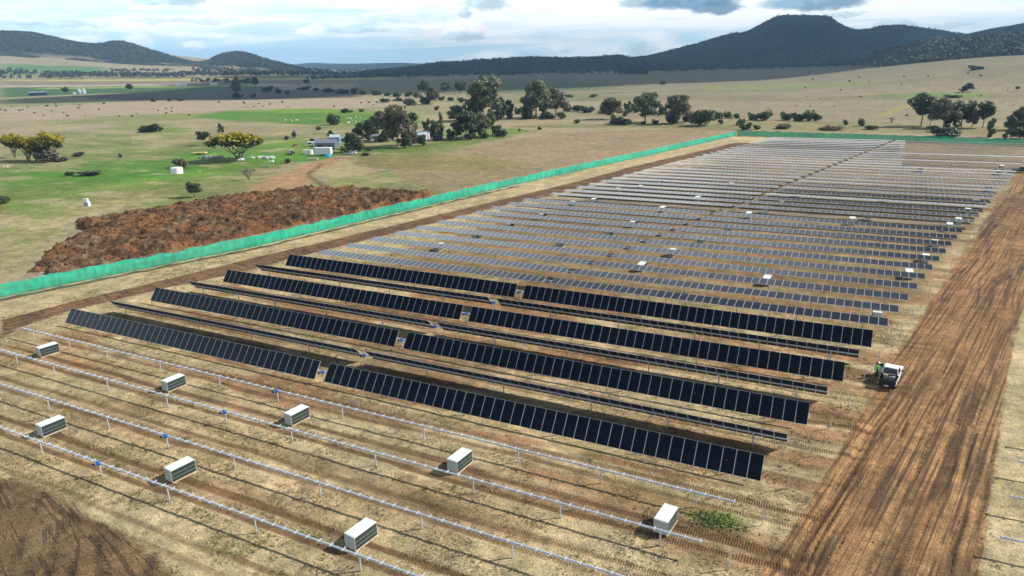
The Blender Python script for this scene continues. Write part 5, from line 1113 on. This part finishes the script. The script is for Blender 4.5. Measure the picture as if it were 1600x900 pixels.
sh = [(446, 189.5, .3), (456, 190.3, 2.8), (463, 189.6, 1.0), (543, 186.5, 0), (548, 186.8, 3.2), (556, 184.2, .5), (562.5, 185.3, 2.6), (544, 193.3, 1.5), (550, 191.8, .2), (556, 192, 2.2), (563, 192.6, 3.6), (559, 195.5, .8), (546, 193.6, 2.0)]
for i, (u, v, a) in enumerate(sh):
    P = gp(u, v); tag(link('sheep', SHEEP, None, P, (0, 0, a), (1.35, 1.35, 1.3)), 'white sheep grazing in the bright green paddock, left group' if i < 3 else 'white sheep grazing by the shrub at the end of the green paddock', 'sheep', 'sheep left of the paddock shrub' if i < 3 else 'sheep right of the paddock shrub')

# ------------------------------------------------------------------ pickup trucks
TYRE = pm('tyre', (.018, .018, .018), .8, 0, .2, 8, dirt=.3); RIM = pm('rim', (.45, .46, .48), .35, .8, .1, 5); WIN = pm('dark_window', (.01, .013, .018), .06, 0, .1); REDL = pm('tail_lamp', (.45, .01, .01), .25, 0, .1); PLATE = pm('plate', (.75, .75, .72), .5, 0, .05)
LAMP = pm('head_lamp', (.7, .72, .75), .15, .2, .05)
def pickup(x, y, rz, paint, label, open_door=False, z=0.0):
    """heads along +y"""
    t = tag(empty('pickup_truck', (x, y, z), rz), label, 'pickup')
    mb = MB()
    mb.prism([(2.62, .48), (2.66, .80), (2.50, 1.02), (1.35, 1.12), (.85, 1.14), (-.90, 1.14), (-.90, .46), (-.55, .42), (1.05, .42), (1.20, .60), (2.10, .60), (2.25, .45)], 1.80)
    link('body', mb.mesh('body', paint, bevel=.04), t)
    mb = MB(); zt = 1.82
    lo = [(-.86, -.87), (.86, -.87), (.86, .98), (-.86, .98)]; up = [(-.70, -.72), (.70, -.72), (.70, .28), (-.70, .28)]
    mb.add([(a, q, 1.13) for a, q in lo]+[(a, q, zt) for a, q in up], [(0, 1, 5, 4), (1, 2, 6, 5), (2, 3, 7, 6), (3, 0, 4, 7), (4, 5, 6, 7)]); link('cab', mb.mesh('cab', paint, bevel=.03), t)
    mb = MB(); mb.box((0, -.22, 1.835), (1.36, .94, .05)); link('roof', mb.mesh('roof', paint, bevel=.02), t)
    def pane(a, b2, c_, d, nm):
        q = [Vector(s) for s in (a, b2, c_, d)]; cen = sum(q, Vector())/4; n = (q[1]-q[0]).cross(q[2]-q[1]).normalized()
        if n.dot(cen-Vector((0, 0, 1.3))) < 0: n = -n
        q = [cen+(p-cen)*.84+n*.016 for p in q]; q2 = [p-n*.03 for p in q]; mb = MB(); mb.add(q+q2, [(0, 1, 2, 3), (4, 5, 6, 7), (0, 1, 5, 4), (1, 2, 6, 5), (2, 3, 7, 6), (3, 0, 4, 7)]); link(nm, mb.mesh(nm, WIN), t)
    L3 = [(a, q, 1.13) for a, q in lo]; U3 = [(a, q, zt) for a, q in up]
    pane(L3[0], L3[1], U3[1], U3[0], 'rear_window'); pane(L3[2], L3[3], U3[3], U3[2], 'windscreen'); pane(L3[1], L3[2], U3[2], U3[1], 'side_window'); pane(L3[3], L3[0], U3[0], U3[3], 'side_window')
    mb = MB()                                       # tub: floor, sides, dark liner
    for s in (-1, 1): mb.box((s*.86, -1.76, .83), (.10, 1.68, .62))
    mb.box((0, -1.76, .58), (1.64, 1.68, .10)); link('tub', mb.mesh('tub', paint, bevel=.02), t)
    mb = MB(); mb.box((0, -1.75, .65), (1.60, 1.62, .04)); 
    for s in (-1, 1): mb.box((s*.795, -1.75, .90), (.03, 1.62, .50)); mb.box((s*.86, -1.76, 1.155), (.12, 1.68, .03))
    mb.box((0, -.95, .90), (1.56, .03, .50)); link('tub_liner', mb.mesh('tub_liner', BLACKP), t)
    mb = MB(); mb.box((0, -2.61, .82), (1.66, .07, .60)); link('tailgate', mb.mesh('tailgate', BLACKP, bevel=.015), t)
    mb = MB(); mb.box((0, -2.74, .48), (1.74, .16, .18)); link('rear_bumper', mb.mesh('rear_bumper', BLACKP, bevel=.03), t)
    mb = MB(); mb.box((0, -2.83, .50), (.44, .015, .12)); link('number_plate', mb.mesh('number_plate', PLATE), t)
    for s in (-1, 1):
        mb = MB(); mb.box((0, 0, 0), (.09, .05, .26)); link('tail_lamp', mb.mesh('tail_lamp', REDL), t, (s*.86, -2.625, .86))
        mb = MB(); mb.box((0, 0, 0), (.34, .10, .18)); link('headlight', mb.mesh('headlight', LAMP), t, (s*.68, 2.60, .84))
        mb = MB(); mb.box((0, 0, 0), (.20, .10, .16)); link('mirror', mb.mesh('mirror', BLACKP, bevel=.02), t, (s*1.02, .62, 1.26))
        for yy in (1.65, -1.62):
            mb = MB(); mb.tube((-.12, 0, 0), (.12, 0, 0), .38, n=18); w_ = link('wheel', mb.mesh('wheel', TYRE, bevel=.02), t, (s*.82, yy, .38)); mb = MB(); mb.tube((-.125, 0, 0), (.125, 0, 0), .22, n=12); link('rim', mb.mesh('rim', RIM), w_)
    mb = MB(); mb.tube((-.62, -.98, 1.15), (-.62, -.98, 1.75), .03, n=6); mb.tube((.62, -.98, 1.15), (.62, -.98, 1.75), .03, n=6); mb.tube((-.62, -.98, 1.75), (.62, -.98, 1.75), .03, n=6); mb.tube((-.62, -.98, 1.45), (.62, -.98, 1.45), .02, n=6); link('headboard_rack', mb.mesh('headboard_rack', BLACKP), t)
    if open_door:
        mb = MB(); mb.box((-.48, 0, 0), (.98, .06, .70)); d = link('door', mb.mesh('door', paint, bevel=.02), t, (-.90, .92, .80), (0, 0, R(-8))); d['label'] = 'open driver-side door'
        mb = MB(); mb.box((-.44, 0, .52), (.78, .03, .36)); link('window', mb.mesh('window', WIN), d)
    return t
UTEW = pm('white_car_paint', (.78, .79, .80), .28, 0, .03, 2, dirt=.10); UTED = pm('dark_blue_car_paint', (.03, .045, .075), .25, .3, .08, 2)
UX, UY, UR = 5.15, 83.6, R(-9)
pickup(UX, UY, UR, UTEW, 'white pickup with dark tub parked beside the earth track', True)
P = gp(1590, 270); pickup(P[0]+1.2, P[1]+.8, R(-96), UTED, 'dark blue pickup at the far right edge beside the rows')
P = gp(455, 241); pickup(P[0], P[1], R(60), UTEW, 'small white vehicle parked on the green left of the two white tanks')
M = Matrix.Translation((UX, UY, 0)) @ Matrix.Rotation(UR, 4, 'Z')
mb = MB(); mb.box((0, 0, .18), (.7, .5, .36)); mb.box((.05, 0, .40), (.6, .4, .08)); tag(link('toolbox', mb.mesh('toolbox', SCRAP, bevel=.02), None, M @ Vector((.25, -1.35, .67)), (0, 0, UR+.1)), 'grey toolbox in the tub of the white pickup', 'toolbox')
mb = MB(); mb.box((0, 0, .25), (.42, .42, .5)); mb.box((0, 0, .52), (.46, .46, .05)); tag(link('cardboard_box', mb.mesh('cardboard_box', TIMB), None, M @ Vector((-.35, -1.25, .67)), (0, 0, UR-.2)), 'brown cardboard box in the tub of the white pickup', 'box')
# ------------------------------------------------------------------ people
SKIN = pm('skin', (.45, .27, .19), .55, 0, .05, 8); PANTS = pm('navy_trousers', (.018, .022, .035), .8, 0, .15, 8); BOOT = pm('boots', (.05, .035, .025), .7, 0, .1); HAIRM = pm('dark_hair', (.03, .02, .015), .7, 0, .2, 20)
def shirt(name, c_): return pm(name, c_, .7, 0, .08, 5)
def person(loc, rz, shirt_m, hat_m, label, bend=0.0):
    t = tag(empty('person', loc, rz), label, 'person')
    hz = .95; s, c_ = math.sin(bend), math.cos(bend)
    def tp(x, f, h): return (x, -(f*c_+h*s)*1.0, hz+h*c_-f*s)       # torso point: f forward (-y), h up
    J = [(0, 0, hz), tp(0, .02, .22), tp(0, .01, .42), tp(0, .03, .55), tp(0, .05, .64), tp(0, .055, .74),
         tp(.19, .01, .44), tp(.26, .05, .20), tp(.21, .27, .12), tp(.19, .35, .12), tp(-.19, .01, .44), tp(-.26, .05, .20), tp(-.21, .27, .12), tp(-.19, .35, .12),
         (.10, 0, hz-.06), (.11, -.05, .50), (.11, .02, .09), (.11, -.15, .045), (-.10, 0, hz-.06), (-.12, .02, .50), (-.12, .10, .09), (-.12, -.06, .045)]
    E_ = [(0, 1), (1, 2), (2, 3), (3, 4), (4, 5), (2, 6), (6, 7), (7, 8), (8, 9), (2, 10), (10, 11), (11, 12), (12, 13), (0, 14), (14, 15), (15, 16), (16, 17), (0, 18), (18, 19), (19, 20), (20, 21)]
    rad = [(.16, .12), (.16, .12), (.17, .12), .06, (.085, .10), (.08, .095), .07, .05, .04, .035, .07, .05, .04, .035, .09, .065, .045, .045, .09, .065, .045, .045]
    up_ = Vector((0, -s, c_)); org = Vector((0, 0, hz))
    def mf(p):
        h = (Vector(p)-org).dot(up_)
        if p[2] < .12: return 3
        if p[2] < hz-.02 and h < .05: return 2
        if h > .50: return 0
        return 1
    hand = [Vector(J[9]), Vector(J[13])]
    def mf2(p): return 0 if min((Vector(p)-q).length for q in hand) < .11 else mf(p)
    link('body', skin_mesh('body', J, E_, rad, [SKIN, shirt_m, PANTS, BOOT], mf2), t)
    hd = Vector(tp(0, .055, .77))
    mb = MB(); mb.tube(hd+Vector((0, 0, -.02)), hd+Vector((0, 0, .05)), .125, .12, 14); mb.tube(hd+Vector((0, 0, .05)), hd+Vector((0, 0, .12)), .12, .05, 14); mb.tube(hd+Vector((0, -.05, -.025)), hd+Vector((0, -.05, -.005)), .16, .155, 14); link('hard_hat', mb.mesh('hard_hat', hat_m, smooth=False, bevel=.01), t)
    mb = MB()
    for h in (.12, .30): 
        a = Vector(tp(0, .015, h)); mb.tube(a-up_*.025, a+up_*.025, .172, n=14, caps=False)
    o = link('reflective_band', mb.mesh('reflective_band', pm('reflective_tape', (.7, .7, .66), .3, .3)), t); o.scale = (1.02, .80, 1)
    for sd in (-1, 1):
        for q in range(5):
            pass
    return t
HATW = pm('white_helmet', (.8, .8, .78), .35, 0, .03)
p0 = M @ Vector((-1.45, .35, 0)); person(p0, UR+R(90)+math.pi*0, shirt('green_hi_vis', (.09, .62, .03)), HATW, 'person in bright green hi-vis shirt and white hard hat at the open pickup door')
P = gp(1457, 262.5); person(P, R(-60), shirt('lime_hi_vis', (.16, .70, .06)), HATW, 'person in lime hi-vis bending to work among the far rows', R(35))
P = gp(1485, 262.5); person(P, R(100), shirt('orange_hi_vis', (.75, .17, .07)), HATW, 'person in orange hi-vis working among the far rows', R(12))

# ------------------------------------------------------------------ grass tufts and clods near the camera
def scatter():
    rnd = np.random.RandomState(77); n = 260000; x = rnd.uniform(-115, 12, n); y = 26+rnd.rand(n)**1.35*80
    # keep what the ground says is grass
    ix = np.clip(np.searchsorted(gx, x), 0, NX-1); iy = np.clip(np.searchsorted(gy, y), 0, NY-1); q = iy*NX+ix
    rel = np.stack([x, y, np.full(n, -CAM_Z)], -1); d = rel@FWD; uu = 800+F_PX*(rel@RT)/d; vv = 450-F_PX*(rel@UP)/d
    cl = fbm(x/2.2, y/2.2, 5, 3)
    k = (grass[q] > .6) & (uu > -60) & (uu < 1660) & (vv < 960) & (cl > .40+.25*rnd.rand(n)); x, y, q = x[k], y[k], q[k]; n = len(x); z = Z[q]-.03
    B = 4; s = rnd.uniform(.5, 1.3, n); V = np.zeros((n, B, 3, 3)); 
    for j in range(B):
        a = rnd.uniform(0, 6.28, n); w = .035*s; ln = rnd.uniform(.07, .16, n)*s; lx = np.cos(a)*ln*.75; ly = np.sin(a)*ln*.75
        bx = x+rnd.normal(size=n)*.07; by = y+rnd.normal(size=n)*.07
        V[:, j, 0] = np.stack([bx-np.sin(a)*w, by+np.cos(a)*w, z], -1); V[:, j, 1] = np.stack([bx+np.sin(a)*w, by-np.cos(a)*w, z], -1); V[:, j, 2] = np.stack([bx+lx, by+ly, z+ln], -1)
    t_ = rnd.rand(n); g_ = fbm(x/6, y/6, 15, 3)
    col = np.array([.40, .31, .19])*rnd.uniform(.6, 1.25, (n, 1)); gm_ = (g_+.25*(t_-.5) > .56); col[gm_] = np.array([.17, .18, .06])*rnd.uniform(.7, 1.3, (gm_.sum(), 1)); dk = t_ > .90; col[dk] = np.array([.10, .085, .045])
    V = V.reshape(-1, 3); m = pm('dry_blades', (1, 1, 1), .8, 0, .1, 2, attr='tint', spec=.1, trans=.15)
    link('dry_grass', np_mesh('dry_grass', V, np.arange(len(V)).reshape(-1, 3), m, {'tint': np.repeat(col, B*3, 0)}, nper=3))['kind'] = 'stuff'
    # weeds at the pile
    P = [tuple(gp(*q)[:2]) for q in [(1075, 802), (1122, 795), (1165, 812), (1168, 828), (1122, 832), (1085, 822)]]
    n = 800; c0 = np.mean(P, 0); x = c0[0]+rnd.normal(size=n)*1.1; y = c0[1]+rnd.normal(size=n)*.6; z = rnd.rand(n)*.35*np.exp(-((x-c0[0])**2/4+(y-c0[1])**2/1.4))
    nr = rnd.normal(size=(n, 3)); nr[:, 2] = np.abs(nr[:, 2]); nr /= np.linalg.norm(nr, axis=1)[:, None]; V, Fq = leaves_np(rnd, np.stack([x, y, z+.04], -1), nr, .10, 2.0)
    tag(link('weed_patch', np_mesh('weed_patch', V, Fq, pm('weed_leaf', (.17, .25, .065), .6, 0, .2, 2, attr='tint', trans=.32), {'tint': np.repeat(rnd.uniform(.5, 1.4, (n, 1))*np.ones((1, 3)), 4, 0)})), None, None)['kind'] = 'stuff'
    # clods
    n = 60000; x = rnd.uniform(-80, 40, n); y = rnd.uniform(24, 120, n); ix = np.clip(np.searchsorted(gx, x), 0, NX-1); iy = np.clip(np.searchsorted(gy, y), 0, NY-1); q = iy*NX+ix
    k = (Mk[q, 0] > .6) & (fbm(x/2.5, y/2.5, 44, 3) > .45+.2*rnd.rand(n)); x, y, q = x[k], y[k], q[k]; n = len(x); s = .04+.11*rnd.rand(n)**3; base = np.array([[1, 0, 0], [-.5, .87, 0], [-.5, -.87, 0], [.1, .1, .9]]); a = rnd.uniform(0, 6.28, n)
    V = np.zeros((n, 4, 3))
    for j, bv in enumerate(base): V[:, j] = np.stack([x+s*(bv[0]*np.cos(a)-bv[1]*np.sin(a))*rnd.uniform(.7, 1.2, n), y+s*(bv[0]*np.sin(a)+bv[1]*np.cos(a)), Z[q]-.02+s*bv[2]], -1)
    Fq = (np.arange(n)*4)[:, None, None]+np.array([[0, 1, 3], [1, 2, 3], [2, 0, 3]])[None]
    link('soil_clods', np_mesh('soil_clods', V.reshape(-1, 3), Fq.reshape(-1, 3), pm('clod_soil', (.20, .125, .068), .95, 0, .35, 1.0, spec=.1), nper=3))['kind'] = 'stuff'
scatter()
